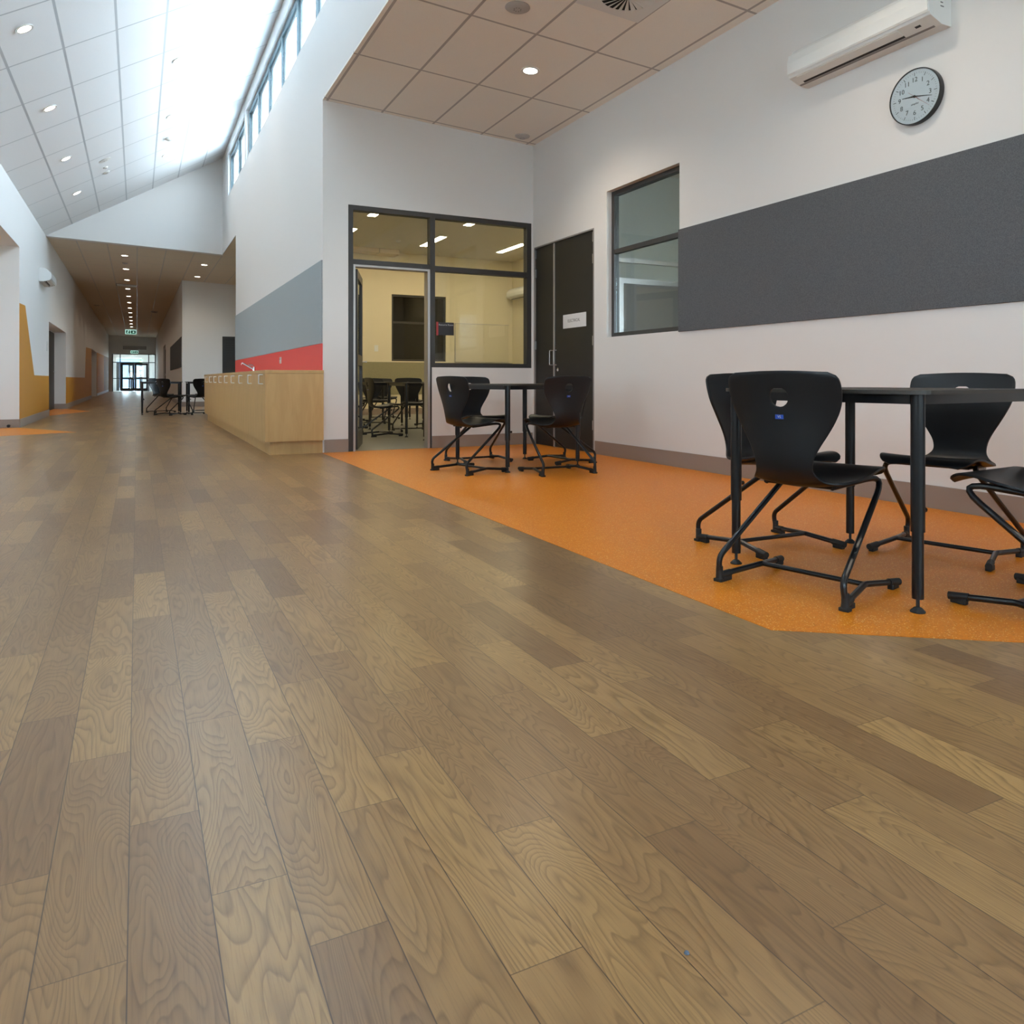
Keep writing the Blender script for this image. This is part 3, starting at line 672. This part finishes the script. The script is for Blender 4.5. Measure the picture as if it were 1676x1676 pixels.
def make_chair(loc, rz, label):
    t = thing('school_chair', label, 'chair', loc, rz)
    b, pos = shell_mesh(); B = MB(); B.b.free(); B.b = b
    sh = B.build('seat_shell', SHELL, t, smooth=False)
    for p in sh.data.polygons: p.use_smooth = True
    md = sh.modifiers.new('thickness', 'SOLIDIFY'); md.thickness = .010; md.offset = 0
    bv = sh.modifiers.new('edge', 'BEVEL'); bv.width = .003; bv.segments = 2; bv.limit_method = 'ANGLE'; bv.angle_limit = math.radians(50)
    # small blue maker badge on the back, below the hand hole
    mw = frame_mat((.0145-.0062-.001, 0, .645), (0, -1, 0), (-.10, 0, 1))
    bd = MB().box(-.016, .016, -.008, .008, -.001, .001).build('badge', BLUEP, sh); bd.data.transform(mw)
    text_mesh('badge_lettering', 'VS', .013, WINK, sh, mw @ Matrix.Translation((0, 0, .0012)))
    for s in (-1, 1):
        MB().tube([(.14, s*.13, .389), (.448, s*.184, .418), (-.012, s*.243, .095), (0, s*.247, .024), (.235, s*.205, .040), (.43, s*.238, .022)],
                  .0112, 10, [.035, .05, .014, .06]).build('leg', BLACKM, t, smooth=True)
        MB().lathe([(.016, 0), (.0145, .006), (.0135, .03), (.0135, .058), (.0112, .060)], (-.001, s*.247, 0), 'Z', 14).box(-.017, .012, s*.247-.017, s*.247+.017, 0, .012, .002) \
            .tube([(0, s*.247, .023), (.055, s*.2376, .0268)], .0138, 12).box(0, .058, s*.2415-.012, s*.2415+.012, 0, .018, .002).build('foot_cap', RUBBER, t, smooth=True)
        MB().tube([(.375, s*.2288, .0270), (.437, s*.2392, .0216)], .0140, 12).box(.378, .43, s*.234-.011, s*.234+.011, 0, .02, .003).build('foot_cap', RUBBER, t, smooth=True)
    MB().tube([(.232, -.206, .040), (.232, .206, .040)], .0095, 10).build('crossbar', BLACKM, t, smooth=True)
    MB().tube([(.145, -.128, .389), (.145, .128, .389)], .008, 10).build('seat_bracket', BLACKM, t, smooth=True)
    MB().box(.30, .38, -.15, .15, .400, .412, .004).build('seat_bracket', BLACKM, t)
    return t
def place(o, hx, hy, dx, dy, label, group):
    a = math.atan2(dy, dx); loc = (hx, hy, .0015)
    if o is None: c = make_chair(loc, a, label)
    else: c = copy_tree(o, label, loc, a)
    c['group'] = group; return c

def make_table(loc, rz, label):
    t = thing('school_table', label, 'table', loc, rz)
    H, T = .730, .014; h = .438; R = .06
    pts = []
    for cx_, cy_, a0 in ((h-R, h-R, 0), (-h+R, h-R, 90), (-h+R, -h+R, 180), (h-R, -h+R, 270)):
        for q in range(7):
            a = math.radians(a0+q*15); pts.append((cx_+R*math.cos(a), cy_+R*math.sin(a), H))
    MB().poly(pts, (0, 0, T)).build('tabletop', TABLETOP, t)
    B = MB(); k = len(pts)
    for i in range(k):
        p, q = Vector(pts[i]), Vector(pts[(i+1) % k]); c = Vector((p.x, p.y, 0)).normalized()*.0015; c2 = Vector((q.x, q.y, 0)).normalized()*.0015
        B.poly([p+c, q+c2, q+c2+Vector((0, 0, T)), p+c+Vector((0, 0, T))], (c+c2)*-.4)
    B.build('edge_band', TEDGE, t)
    g = .392
    MB().box(-g+.02, g-.02, -g-.012, -g+.012, H-.033, H).box(-g+.02, g-.02, g-.012, g+.012, H-.033, H).box(-g-.012, -g+.012, -g+.02, g-.02, H-.033, H).box(g-.012, g+.012, -g+.02, g-.02, H-.033, H).build('underframe', BLACKM, t)
    for sx in (-1, 1):
        for sy in (-1, 1):
            x, y = sx*g, sy*g
            MB().lathe([(.0225, .27), (.0225, H)], (x, y, 0), 'Z', 20).lathe([(.0185, .046), (.0185, .27)], (x, y, 0), 'Z', 20).build('leg', BLACKM, t, smooth=True)
            f = MB().lathe([(.024, 0), (.024, .004), (.012, .016), (.006, .018), (.006, .046)], (x, y, 0), 'Z', 16).build('foot_glide', RUBBER, t)
            MB().lathe([(.004, 0), (.009, .002), (.009, .02), (.004, .022)], (x-sx*.0225, y, .34), 'X' if sx < 0 else 'X', 10).build('height_screw', BLACKM, t)
    return t
G1, G2, G3, G4 = 'chairs around the near table', 'chairs around the second table', 'chairs by the table past the cabinets', 'chairs inside the classroom'
T1 = make_table((2.700, 2.072, .0015), math.radians(5), 'black square table nearest the viewer, standing on orange floor')
T1['group'] = 'square school tables'
copy_tree(T1, 'black square table before the electrical cupboard doors', (3.11, 6.13, .0015), math.radians(10))
copy_tree(T1, 'black table in the corridor just past the wooden cabinets', (.50, 19.10, 0), 0)
copy_tree(T1, 'black table half hidden behind the far end of the wooden cabinets', (1.46, 19.10, 0), 0)
copy_tree(T1, 'classroom table nearest the glazed screen, seen through it', (3.72, 8.80, .0012), 0)
copy_tree(T1, 'classroom table seen through the open door, second from the screen', (3.68, 10.2, .0012), 0)
copy_tree(T1, 'classroom table seen through the open door, third from the screen', (3.68, 12.0, .0012), 0)
copy_tree(T1, 'classroom table farthest back, near the dark window', (4.45, 13.85, .0012), 0)

c0 = place(None, 2.079, 2.005, .965, .24, 'black moulded chair nearest the viewer with blue badge, back turned to camera', G1)
place(c0, 2.68, 2.845, -.02, -1, 'black chair at far left side of near table, partly behind the nearest chair', G1)
place(c0, 3.455, 2.205, -.965, -.25, 'black chair between near table and right wall, facing the table', G1)
place(c0, 2.835, 1.267, -.092, .996, 'black chair cut off by the right edge, only seat and runners showing', G1)
place(c0, 2.34, 5.855, .97, .245, 'black chair left of second table with light wall showing through its hole', G2)
place(c0, 2.92, 6.80, .06, -1, 'black chair at second table standing before the low wall under the screen', G2)
place(c0, 3.17, 5.30, .0, 1, 'black chair right of second table, back turned with hand hole against dark door', G2)
place(c0, 3.83, 6.22, -1, -.08, 'black chair behind right of second table nearest the cupboard doors', G2)
place(c0, .50, 18.22, .8, .6, 'black chair in the corridor with its back to the viewer', G3)
place(c0, .43, 20.15, .45, -.9, 'black chair on the far side of the corridor table', G3)
place(c0, 1.33, 18.2, -.4, .92, 'black chair beside the cabinet end, facing left', G3)
place(c0, 1.5, 20.05, -.1, -1, 'black chair on the far side of the half hidden corridor table', G3)
place(c0, 3.78, 11.2, 0, -1, 'classroom chair facing the door across the second table', G4)
place(c0, 2.87, 10.25, 1, 0, 'classroom chair left of the second table', G4)
place(c0, 2.87, 12.05, 1, .1, 'classroom chair left of the third table', G4)
place(c0, 3.70, 12.98, 0, -1, 'classroom chair behind the third table', G4)
place(c0, 4.45, 14.85, 0, -1, 'classroom chair behind the farthest table', G4)
place(c0, 4.62, 10.2, -1, 0, 'classroom chair right of the second table', G4)
place(c0, 3.46, 14.0, 1, -.1, 'classroom chair left of the farthest table', G4)
place(c0, 4.68, 12.0, -1, 0, 'classroom chair right of the third table', G4)

# ================================================================== SINK CABINETS
CX0, CX1, CY0, CY1 = 1.18, 1.78, 8.05, 15.80
n = 9; uw = (CY1-CY0-.036)/n
for i in range(n):
    a = CY0+.018+i*uw; pos_ = ['nearest the viewer', 'second from the near end', 'third from the near end', 'fourth from the near end', 'in the middle of the row', 'fourth from the far end', 'third from the far end', 'second from the far end', 'at the far end'][i]
    t = thing('cabinet', 'birch floor cabinet with chrome pull, %s' % pos_, 'cabinet', (CX0, a, .14), 0, 'birch cabinets under the worktop')
    MB().box(.02, .598, .001, uw-.001, 0, .709).build('body', BIRCH, t)
    dr = MB().box(0, .019, .002, uw-.002, .0, .706, .001).build('door', BIRCH, t)
    yy = .055 if i else .05
    MB().tube([(0, uw*.16, .60), (-.042, uw*.16, .60), (-.042, uw*.16, .695), (0, uw*.16, .695)], .006, 8, .008).build('handle', PULL, dr)
    if i == 0: MB().box(0, .598, -.018, .0, 0, .709).build('end_panel', BIRCH, t)
    if i == n-1: MB().box(0, .598, uw, uw+.018, 0, .709).build('end_panel', BIRCH, t)
tag(MB().box(CX0-.006, CX1, CY0-.004, CY1+.004, .850, .884, .0015).build('worktop', BIRCH), 'long birch worktop over the row of cabinets', 'worktop')
tag(MB().box(CX0+.055, CX1-.002, CY0+.05, CY1-.03, 0, .139).build('plinth', BIRCH), 'recessed birch kickboard under the cabinets', 'kickboard')
tag(MB().box(XR-.013, XR-.001, 8.102, 15.99, .885, 1.172).build('splashback', REDW), 'bright red splashback strip above the birch worktop', 'splashback')
tag(MB().box(XR-.015, XR-.001, 8.102, 15.99, 1.174, 2.065, .002).build('pinboard', FELTL), 'light grey felt pinboard above the red splashback', 'pinboard')
t = thing('power_outlet', 'white double power outlet on the red splashback', 'outlet', (XR-.012, 10.65, 1.05))
MB().box(-.009, 0, -.058, .058, -.045, .045, .003).build('plate', WHITE, t)
for s in (-1, 1):
    MB().box(-.012, -.009, s*.035-.008, s*.035+.008, .008, .024).build('switch', GREYP, t)
t = thing('mixer_tap', 'chrome mixer tap with angled spout on the worktop', 'tap', (1.60, 12.0, .884))
MB().lathe([(.026, 0), (.026, .006), (.021, .01), (.021, .085), (.018, .095), (.004, .098)], (0, 0, 0), 'Z', 16).build('tap_body', CHROME, t, True)
MB().tube([(-.01, 0, .06), (-.16, 0, .150), (-.178, 0, .148), (-.18, 0, .125)], .011, 10, [.015, .01]).build('spout', CHROME, t, True)
MB().tube([(0, 0, .095), (-.02, 0, .125), (-.085, 0, .128)], .007, 8, .02).build('lever', CHROME, t, True)
t = thing('sink', 'stainless steel sink set in the worktop beside the tap', 'sink', (1.42, 12.0, .884))
MB().box(-.2, -.17, -.3, .3, 0, .003).box(.13, .16, -.3, .3, 0, .003).box(-.17, .13, -.3, -.27, 0, .003).box(-.17, .13, .27, .3, 0, .003).build('rim', STEEL, t)
MB().box(-.17, .13, -.27, .27, 0, .0015).build('bowl', STEEL, t)

# ================================================================== BOARDS, SIGNS, CLOCK
tag(MB().box(XW-.015, XW-.001, -1.2, 5.33, 1.21, 2.12, .0025).build('pinboard', FELTD), 'long charcoal felt pinboard on the right alcove wall', 'pinboard')
tag(MB().box(1.176, 1.19, 24.3, 32.6, 1.16, 2.07, .002).build('pinboard', FELTD), 'grey pinboard on the right wall of the corridor', 'pinboard')
tag(MB().box(2.03, 8.19, 16.385, 16.399, .45, 1.185, .002).build('pinboard', FELTO), 'low olive felt pinboard along the classroom back wall', 'pinboard')
t = thing('whiteboard', 'wide glossy board on the classroom back wall right of the dark window', 'whiteboard', (6.68, 16.388, 1.2))
MB().box(.012, 1.4, -.012, .004, .012, .90).build('panel', mat('board_cream', (.66, .60, .45), .2), t)
MB().box(0, 1.412, -.015, .006, .90, .915).box(0, .012, -.015, .006, 0, .90).box(0, 1.412, -.015, .006, 0, .012).build('frame', SILV, t)

s = thing('paper_sign', 'white paper sign reading ELECTRICAL on the cupboard door', 'sign', (4.34, 7.145, 1.44))
MB().box(-.002, 0, -.245, .245, -.077, .077).build('sheet', PAPER, s)
text_mesh('lettering', 'ELECTRICAL', .048, GINK, s, frame_mat((-.0024, .01, .002), (0, -1, 0), (0, 0, 1)))
s = thing('room_sign', 'small black room sign with red strip on the glass', 'sign', (3.18, 8.103, 1.37))
MB().box(-.085, .108, -.008, 0, -.074, .074, .001).build('plate', SIGNB, s)
MB().box(-.108, -.085, -.009, 0, -.078, .078).build('red_strip', REDP, s)
text_mesh('lettering', 'Resource Room', .027, WINK, s, frame_mat((.010, -.0085, .045), (1, 0, 0), (0, 0, 1)))

ck = thing('wall_clock', 'round black rimmed wall clock above the charcoal pinboard', 'clock', (XW, 3.04, 2.53))
R = .170
MB().lathe([(R-.006, 0), (R, -.004), (R+.001, -.036), (R-.001, -.042), (R-.005, -.042), (R-.006, -.034), (.001, -.034)], (0, 0, 0), 'X', 64).build('case', mat('clock_black', (.012, .012, .013), .35), ck, True)
MB().lathe([(.001, -.0345), (R-.006, -.0345), (R-.0062, -.0352), (.001, -.0352)], (0, 0, 0), 'X', 64).build('dial', CLOCKF, ck)
B = MB()
def onface(a, r): return Vector((0, math.sin(a)*-r, math.cos(a)*r))  # clockwise seen from -X
for i in range(60):
    a = 2*PI*i/60; big = i % 5 == 0; r1, r0 = R*.86, R*(.74 if big else .81); hw = .0018 if big else .0007
    tn = Vector((0, -math.cos(a), -math.sin(a)))*hw
    B.poly([onface(a, r0)-tn, onface(a, r0)+tn, onface(a, r1)+tn, onface(a, r1)-tn], (-.0003, 0, 0))
o = B.build('minute_track', INK, ck); o.location.x = -.0353
B = None
num = []
for i in range(1, 13):
    a = 2*PI*i/12; p = onface(a, R*.60)
    q = text_mesh('numeral', str(i), .041, INK, ck, frame_mat((-.0356, p.y, p.z), (0, -1, 0), (0, 0, 1)))
text_mesh('lettering', 'simplex', .017, INK, ck, frame_mat((-.0356, 0, -R*.27), (0, -1, 0), (0, 0, 1)), shear=.3)
def hand(name, ang, l, back, w_, m, d_):
    a = math.radians(ang); tn = Vector((0, -math.cos(a), -math.sin(a)))
    B = MB().poly([onface(a, -back)-tn*w_*.5, onface(a, -back)+tn*w_*.5, onface(a, .01)+tn*w_, onface(a, l)+tn*w_*.4, onface(a, l)-tn*w_*.4, onface(a, .01)-tn*w_], (-.0005, 0, 0))
    o = B.build(name, m, ck); o.location.x = d_
hand('hour_hand', 277, .085, .02, .0045, INK, -.0362)
hand('minute_hand', 104, .118, .022, .0038, INK, -.0372)
hand('second_hand', 131, .13, .055, .0011, REDP, -.0382)
MB().lathe([(.008, -.0362), (.008, -.0395), (.001, -.0395)], (0, 0, 0), 'X', 16).build('hub', INK, ck)
MB().lathe([(.001, -.0402), (R-.0055, -.0402), (R-.0055, -.0412), (.001, -.0412)], (0, 0, 0), 'X', 64).build('glass', GLASS, ck)

# wall air conditioner: local origin at wall, length along +Y, front toward -X
def air_con(loc, rz, label, L=1.06, D=.205, Hh=.26, sc_=1):
    t = thing('air_conditioner', label, 'air conditioner', loc, rz, 'split air conditioners')
    def sec(y, x_=0): return [(0, y, 0), (-.085, y, 0), (-D*.93, y, .035), (-D, y, .07), (-D-.004, y, .13), (-D+.012, y, .18), (-D+.05, y, .23), (-D+.10, y, Hh), (0, y, Hh)]
    MB().poly(sec(.0), (0, L, 0)).build('housing', WHITE, t)
    MB().poly([(-D-.0005, .004, .048), (-D-.008, .004, .06), (-D-.012, .004, .13), (-D+.004, .004, .19), (-D+.014, .004, .18), (-D+.002, .004, .13), (-D+.0035, .004, .06)], (0, L-.008, 0)).build('front_panel', WHITE, t)
    # underside: pale lower panel with dark outlet slot, vane and grey strip
    def on(u, y, d_=0):                             # u: 0 at wall side kink .. 1 at front
        a, b_ = Vector((-.085, y, -.0006)), Vector((-D*.93, y, .0344)); nn = Vector((-.3, 0, -.95)).normalized()
        return a.lerp(b_, u)+nn*d_
    def strip(name, u0, u1, y0, y1, m, d0, d1):
        MB().poly([on(u0, y0, d0), on(u1, y0, d0), on(u1, y0, d1), on(u0, y0, d1)], (0, y1-y0, 0)).build(name, m, t)
    MB().box(-.084, -.001, .001, L-.001, -.0015, .002).build('lower_panel', AIRBOT, t)
    strip('lower_panel', .0, .99, .001, L-.001, AIRBOT, -.001, .001)
    strip('outlet_slot', .17, .38, .06, L-.22, DARK, 0, .0018)
    strip('grey_strip', .0, .15, .01, L-.04, GREYP, 0, .0018)
    strip('vane', .38, .93, .06, L-.22, AIRBOT, .0015, .006)
    strip('receiver_window', .45, .62, L-.13, L-.095, INK, 0, .002)
    strip('display_panel', .15, .95, L-.205, L-.05, AIRBOT, 0, .0014)
    return t
# right wall unit: the display end is nearest the viewer, so mirror by turning the length toward -Y
ac = air_con((XW, 3.89, 2.88), 0, 'white wall air conditioner high above the round clock')
for ch in ac.children:                              # mirror mesh in Y so length runs toward the viewer
    ch.data.transform(Matrix.Diagonal((1, -1, 1, 1))); ch.data.flip_normals()
text_mesh('lettering', 'Panasonic', .028, GINK, ac, frame_mat((-.2085, -.065, .078), (0, -1, 0), (0, 0, 1)))
lab = MB()
for i in range(5): lab.box(-.10-.0, -.10+.03-(i % 2)*.008, -1.0612, -1.06, .10+i*.022, .106+i*.022)
lab.build('rating_label', GINK, ac)
ac2 = copy_tree(ac, 'white wall air conditioner high on the left wall by the corridor', (XL, 17.3, 2.72), PI)
ac3 = copy_tree(ac, 'air conditioner high on the right classroom wall, seen from below', (8.2, 16.3, 2.72), 0)

# switches, stops, small wall items
def plate(name, label, cat, x, y, z, axis, wy=.075, hz=.115):
    t = thing(name, label, cat, (x, y, z))
    if axis == 'y': MB().box(-wy/2, wy/2, -.008, 0, -hz/2, hz/2, .002).build('plate', WHITE, t); MB().box(-.01, .01, -.011, -.008, -.016, .016).build('rocker', WHITE, t)
    else: MB().box(0, .008, -wy/2, wy/2, -hz/2, hz/2, .002).build('plate', WHITE, t); MB().box(.008, .011, -.01, .01, -.016, .016).build('rocker', WHITE, t)
plate('light_switch', 'white light switch on the cream classroom wall', 'switch', 4.79, 16.398, 1.49, 'y', .09, .14)
plate('light_switch', 'white switch plate on the left wall before the recessed door', 'switch', XL, 18.75, 1.5, 'x', .12, .2)
t = thing('door_stop', 'small black door stop on the skirting at the left opening', 'door stop', (-1.86, 14.588, .035))
MB().lathe([(.001, 0), (.022, 0), (.018, -.05), (.024, -.055), (.024, -.075), (.001, -.078)], (0, 0, 0), 'Y', 12).build('bumper', RUBBER, t)
tag(MB().lathe([(.001, 0), (.004, 0), (.003, .002), (.001, .003)], (0, 0, 0), 'Z', 8).build('lint_speck', mat('blue_grey_lint', (.12, .16, .22), .8)), 'tiny blue grey speck of lint on the plank floor', 'lint')
o = bpy.data.objects['lint_speck']
import mathutils
def floor_pt(px, py):
    u, v = (px-838)/1230, (py-622)/1230; c, s_ = math.cos(PSI), math.sin(PSI); tt = .78/v
    return (tt*(u*c+s_), tt*(c-u*s_))
p = floor_pt(1124, 1560); o.location = (p[0], p[1], 0)

# ================================================================== CEILING FITTINGS
def lamp(loc, power, parent, spot=2.4, rot=(0, 0, 0), size=.06, col=(1, .86, .68)):
    l = bpy.data.lights.new('downlight_lamp', 'SPOT'); l.energy = power; l.spot_size = spot; l.spot_blend = .8; l.shadow_soft_size = size; l.color = col
    o = bpy.data.objects.new('downlight_lamp', l); C.objects.link(o); o.parent = parent; o.location = loc; return o
def make_down(loc, ry, label, grp, power):
    t = thing('downlight', label, 'light', loc, 0, grp); t.rotation_euler = (0, ry, 0)
    MB().lathe([(.068, -.002), (.088, -.002), (.09, -.006), (.088, -.010), (.066, -.008)], (0, 0, 0), 'Z', 28, True).build('trim_ring', RINGM, t)
    MB().lathe([(.001, -.0035), (.070, -.0035), (.070, -.0065), (.001, -.0065)], (0, 0, 0), 'Z', 24).build('diffuser', LED, t)
    lamp((0, 0, -.03), power, t); return t
words = ['nearest the viewer', 'second from the viewer', 'third from the viewer', 'fourth from the viewer']
a_h = -math.atan(.6)
for i, y in enumerate((8.82, 11.25, 13.70, 16.12)):
    make_down((-1.0, y, zc(-1.0)), a_h, 'round downlight in the low row of the raked ceiling, %s' % words[i], 'hall downlights', 14)
    if i: make_down((.512, y, zc(.512)), a_h, 'round downlight in the high row of the raked ceiling, %s' % ['', 'top one', 'middle one', 'lowest in the photo'][i], 'hall downlights', 14)
for y, q in ((6.4, 'just nearer than the photo shows'), (4.0, 'over the near floor'), (1.5, 'over the viewpoint')): make_down((-1.0, y, zc(-1.0)), a_h, 'unseen round downlight added to the low row of the raked ceiling, '+q, 'hall downlights', 14)  # out of view downlights, kept for the light they give the hall
make_down((3.314, 6.25, za(3.314)), math.atan(.055), 'single lit round downlight in the alcove ceiling', 'alcove downlight', 70)
make_down((3.314, 3.0, za(3.314)), math.atan(.055), 'unseen round downlight added in the alcove ceiling above the near table', 'alcove downlight', 40)  # added out of view to brighten the alcove
make_down((3.314, .4, za(3.314)), math.atan(.055), 'unseen round downlight added in the alcove ceiling behind the viewpoint', 'alcove downlight', 40)  # likewise an unseen extra, there for alcove light
a_c = math.atan(.04)
od = ['nearest', 'second', 'third', 'fourth', 'fifth', 'sixth', 'seventh', 'eighth', 'ninth', 'tenth', 'eleventh', 'twelfth', 'thirteenth', 'fourteenth', 'fifteenth', 'sixteenth']
for i in range(15):
    make_down((-.262, 20.31+2.45*i, zk(-.262)), a_c, 'round downlight in the corridor ceiling row, %s from the hall' % od[i], 'corridor downlights', 30)
make_down((1.527, 20.52, zk(1.527)), a_c, 'round downlight in the bay beyond the cabinets, the nearer one', 'bay downlights', 30)
make_down((1.529, 22.95, zk(1.529)), a_c, 'round downlight in the bay beyond the cabinets, the farther one', 'bay downlights', 30)

def disc(name, label, cat, x, y, z, ry, r=.07, h=.02, m=RINGM):
    t = thing(name, label, cat, (x, y, z)); t.rotation_euler = (0, ry, 0)
    MB().lathe([(r*.98, 0), (r, -.004), (r*.93, -h*.4), (r*.5, -h), (r*.001, -h)], (0, 0, 0), 'Z', 28).build('housing', m, t, True)
    B = MB()
    for i in range(8):
        a = i*PI/4; B.box(r*.28*math.cos(a)-.004, r*.28*math.cos(a)+.004, r*.28*math.sin(a)-.004, r*.28*math.sin(a)+.004, -h-.002, -h+.002)
    B.build('grille', GREYP, t)
SPK = mat('beige_grille', (.42, .39, .36), .6)
disc('ceiling_speaker', 'round perforated sensor in the alcove ceiling left of the diffuser', 'speaker', 2.695, 5.30, za(2.695), math.atan(.055), .10, .02, SPK)
disc('smoke_detector', 'round detector in the alcove ceiling at the far corner', 'smoke detector', 4.06, 7.86, za(4.06), math.atan(.055), .09, .03, SPK)
disc('ceiling_speaker', 'flat round speaker in the raked ceiling between the light rows', 'speaker', -.49, 14.71, zc(-.49), a_h, .10, .012)
disc('smoke_detector', 'tiny detector beside the flat speaker in the raked ceiling', 'smoke detector', -.50, 15.18, zc(-.5), a_h, .045, .02)
disc('smoke_detector', 'round detector below the flat speaker in the raked ceiling', 'smoke detector', -.50, 15.55, zc(-.5), a_h, .07, .02)
disc('motion_sensor', 'white dome motion sensor in the high light row', 'sensor', .515, 14.95, zc(.515), a_h, .07, .06)
disc('smoke_detector', 'detector on the corridor ceiling between the first two downlights', 'smoke detector', -.27, 21.6, zk(-.27), a_c, .07, .03, SPK)
disc('smoke_detector', 'dark round fitting on the right side of the corridor ceiling', 'smoke detector', .666, 35.9, zk(.666), a_c, .15, .05, GREYP)
disc('smoke_detector', 'small detector on the classroom ceiling', 'smoke detector', 4.82, 14.9, 3.66, 0, .06, .05, RINGM)
disc('ceiling_speaker', 'round speaker near the left edge of the corridor ceiling', 'speaker', -1.45, 34.8, zk(-1.45), a_c, .12, .03, SPK)

t = thing('ceiling_diffuser', 'square air diffuser with radial swirl blades in the alcove ceiling', 'air vent', (3.335, 4.70, za(3.335)-.001)); t.rotation_euler = (0, math.atan(.055), 0)
B = MB()
k = 40; R0 = .215
ring = [(R0*math.cos(2*PI*i/k), R0*math.sin(2*PI*i/k)) for i in range(k)]
def sq(a):
    c, s_ = math.cos(a), math.sin(a); m_ = max(abs(c), abs(s_)); return (.295*c/m_, .295*s_/m_)
for i in range(k):
    a, b_ = 2*PI*i/k, 2*PI*(i+1)/k
    B.poly([(*ring[i], -.004), (*sq(a), -.004), (*sq(b_), -.004), (*ring[(i+1) % k], -.004)], (0, 0, .004))
B.build('face_plate', RINGM, t)
MB().lathe([(.001, 0), (R0, 0), (R0, -.0012), (.001, -.0012)], (0, 0, 0), 'Z', 40).build('plenum', DARK, t)
B = MB()
for i in range(24):
    a = 2*PI*i/24; M_ = Matrix.Rotation(a, 4, 'Z')
    q = [M_ @ Vector(p_) for p_ in ((.05, -.004, -.002), (.21, -.020, -.002), (.21, .016, -.016), (.05, .006, -.010))]
    B.poly(q, (0, 0, -.0015))
B.build('swirl_blades', RINGM, t)
MB().lathe([(.001, -.002), (.045, -.002), (.045, -.008), (.001, -.01)], (0, 0, 0), 'Z', 20).build('hub', RINGM, t)
t = thing('return_grille', 'dark linear grille in the corridor ceiling', 'air vent', (-.29, 26.7, zk(-.29))); t.rotation_euler = (0, a_c, 0)
MB().box(-.30, .30, -.30, .30, -.008, 0).build('frame', GREYP, t)
B = MB()
for i in range(10): B.box(-.27, .27, -.27+i*.056, -.24+i*.056, -.012, -.008)
B.build('louvres', RINGM, t)
t = thing('return_grille', 'wide grey grille on the end wall above the far exit doors', 'air vent', (-.13, 57.995, 3.0))
MB().box(-.72, .72, -.015, 0, -.12, .12).build('frame', GREYP, t)
B = MB()
for i in range(6): B.box(-.68, .68, -.02, -.015, -.10+i*.036, -.085+i*.036)
B.build('louvres', SPK, t)

# classroom linear lights
def linear(x, y, label):
    t = thing('linear_light', label, 'light', (x, y, 3.66), 0, 'classroom linear lights')
    MB().box(-.085, .085, -.62, .62, -.006, 0).build('frame', RINGM, t); MB().box(-.07, .07, -.6, .6, -.009, -.006).build('diffuser', TUBE, t); return t
for i, x in enumerate((3.68, 5.5, 7.32)):
    for j, y in enumerate((9.9, 12.3, 14.7)):
        linear(x, y, 'bright linear classroom light, %s row, %s' % (['left', 'middle', 'right'][i], ['nearest the screen', 'halfway back', 'at the back'][j]))

# exit signs
def exit_sign(loc, w_, h_, label, arrow, lift=0):
    t = thing('exit_sign', label, 'exit sign', loc)
    MB().box(-w_/2, w_/2, -.02, .02, h_*.84, h_).build('housing', RINGM, t)
    MB().box(-w_/2, w_/2, -.008, .008, 0, h_*.84).build('panel', SIGNL, t)
    B = MB().box(-w_*.44, -w_*.04, -.011, -.008, h_*.08, h_*.72).box(w_*.0, w_*.46, -.011, -.008, h_*.08, h_*.72)
    B.build('green_field', GREEN, t)
    # running figure
    s_ = h_; ox = -w_*.24
    B = MB().lathe([(.001, 0), (.07*s_, 0), (.07*s_, -.002), (.001, -.002)], (ox+.05*s_, -.011, .62*s_), 'Y', 12)
    for pts in ([(0, .52), (-.06, .34)], [(0, .5), (.14, .44), (.2, .5)], [(-.02, .5), (-.15, .42), (-.12, .32)], [(-.06, .34), (.08, .26), (.06, .12)], [(-.06, .34), (-.14, .22), (-.26, .2)]):
        B.tube([(ox+a*s_, -.012, b_*s_) for a, b_ in pts], .028*s_, 6)
    B.build('running_figure', SIGNL, t)
    cx_ = w_*.23; sg = 1
    MB().box(cx_-.16*s_, cx_+.08*s_, -.0125, -.0105, .36*s_, .44*s_).poly([(cx_+.02*s_, -.0125, .22*s_), (cx_+.2*s_, -.0125, .40*s_), (cx_+.02*s_, -.0125, .58*s_)], (0, .002, 0)).build('arrow', SIGNL, t)
    if lift: MB().tube([(0, 0, h_), (0, 0, h_+lift)], .012, 8).build('hanger', RINGM, t)
exit_sign((-.31, 47.8, 3.38), .56, .30, 'hanging green exit sign with running man and arrow in mid corridor', 1, .06)
exit_sign((-.15, 57.97, 2.62), .45, .22, 'small green exit sign directly above the far glazed doors', 1)
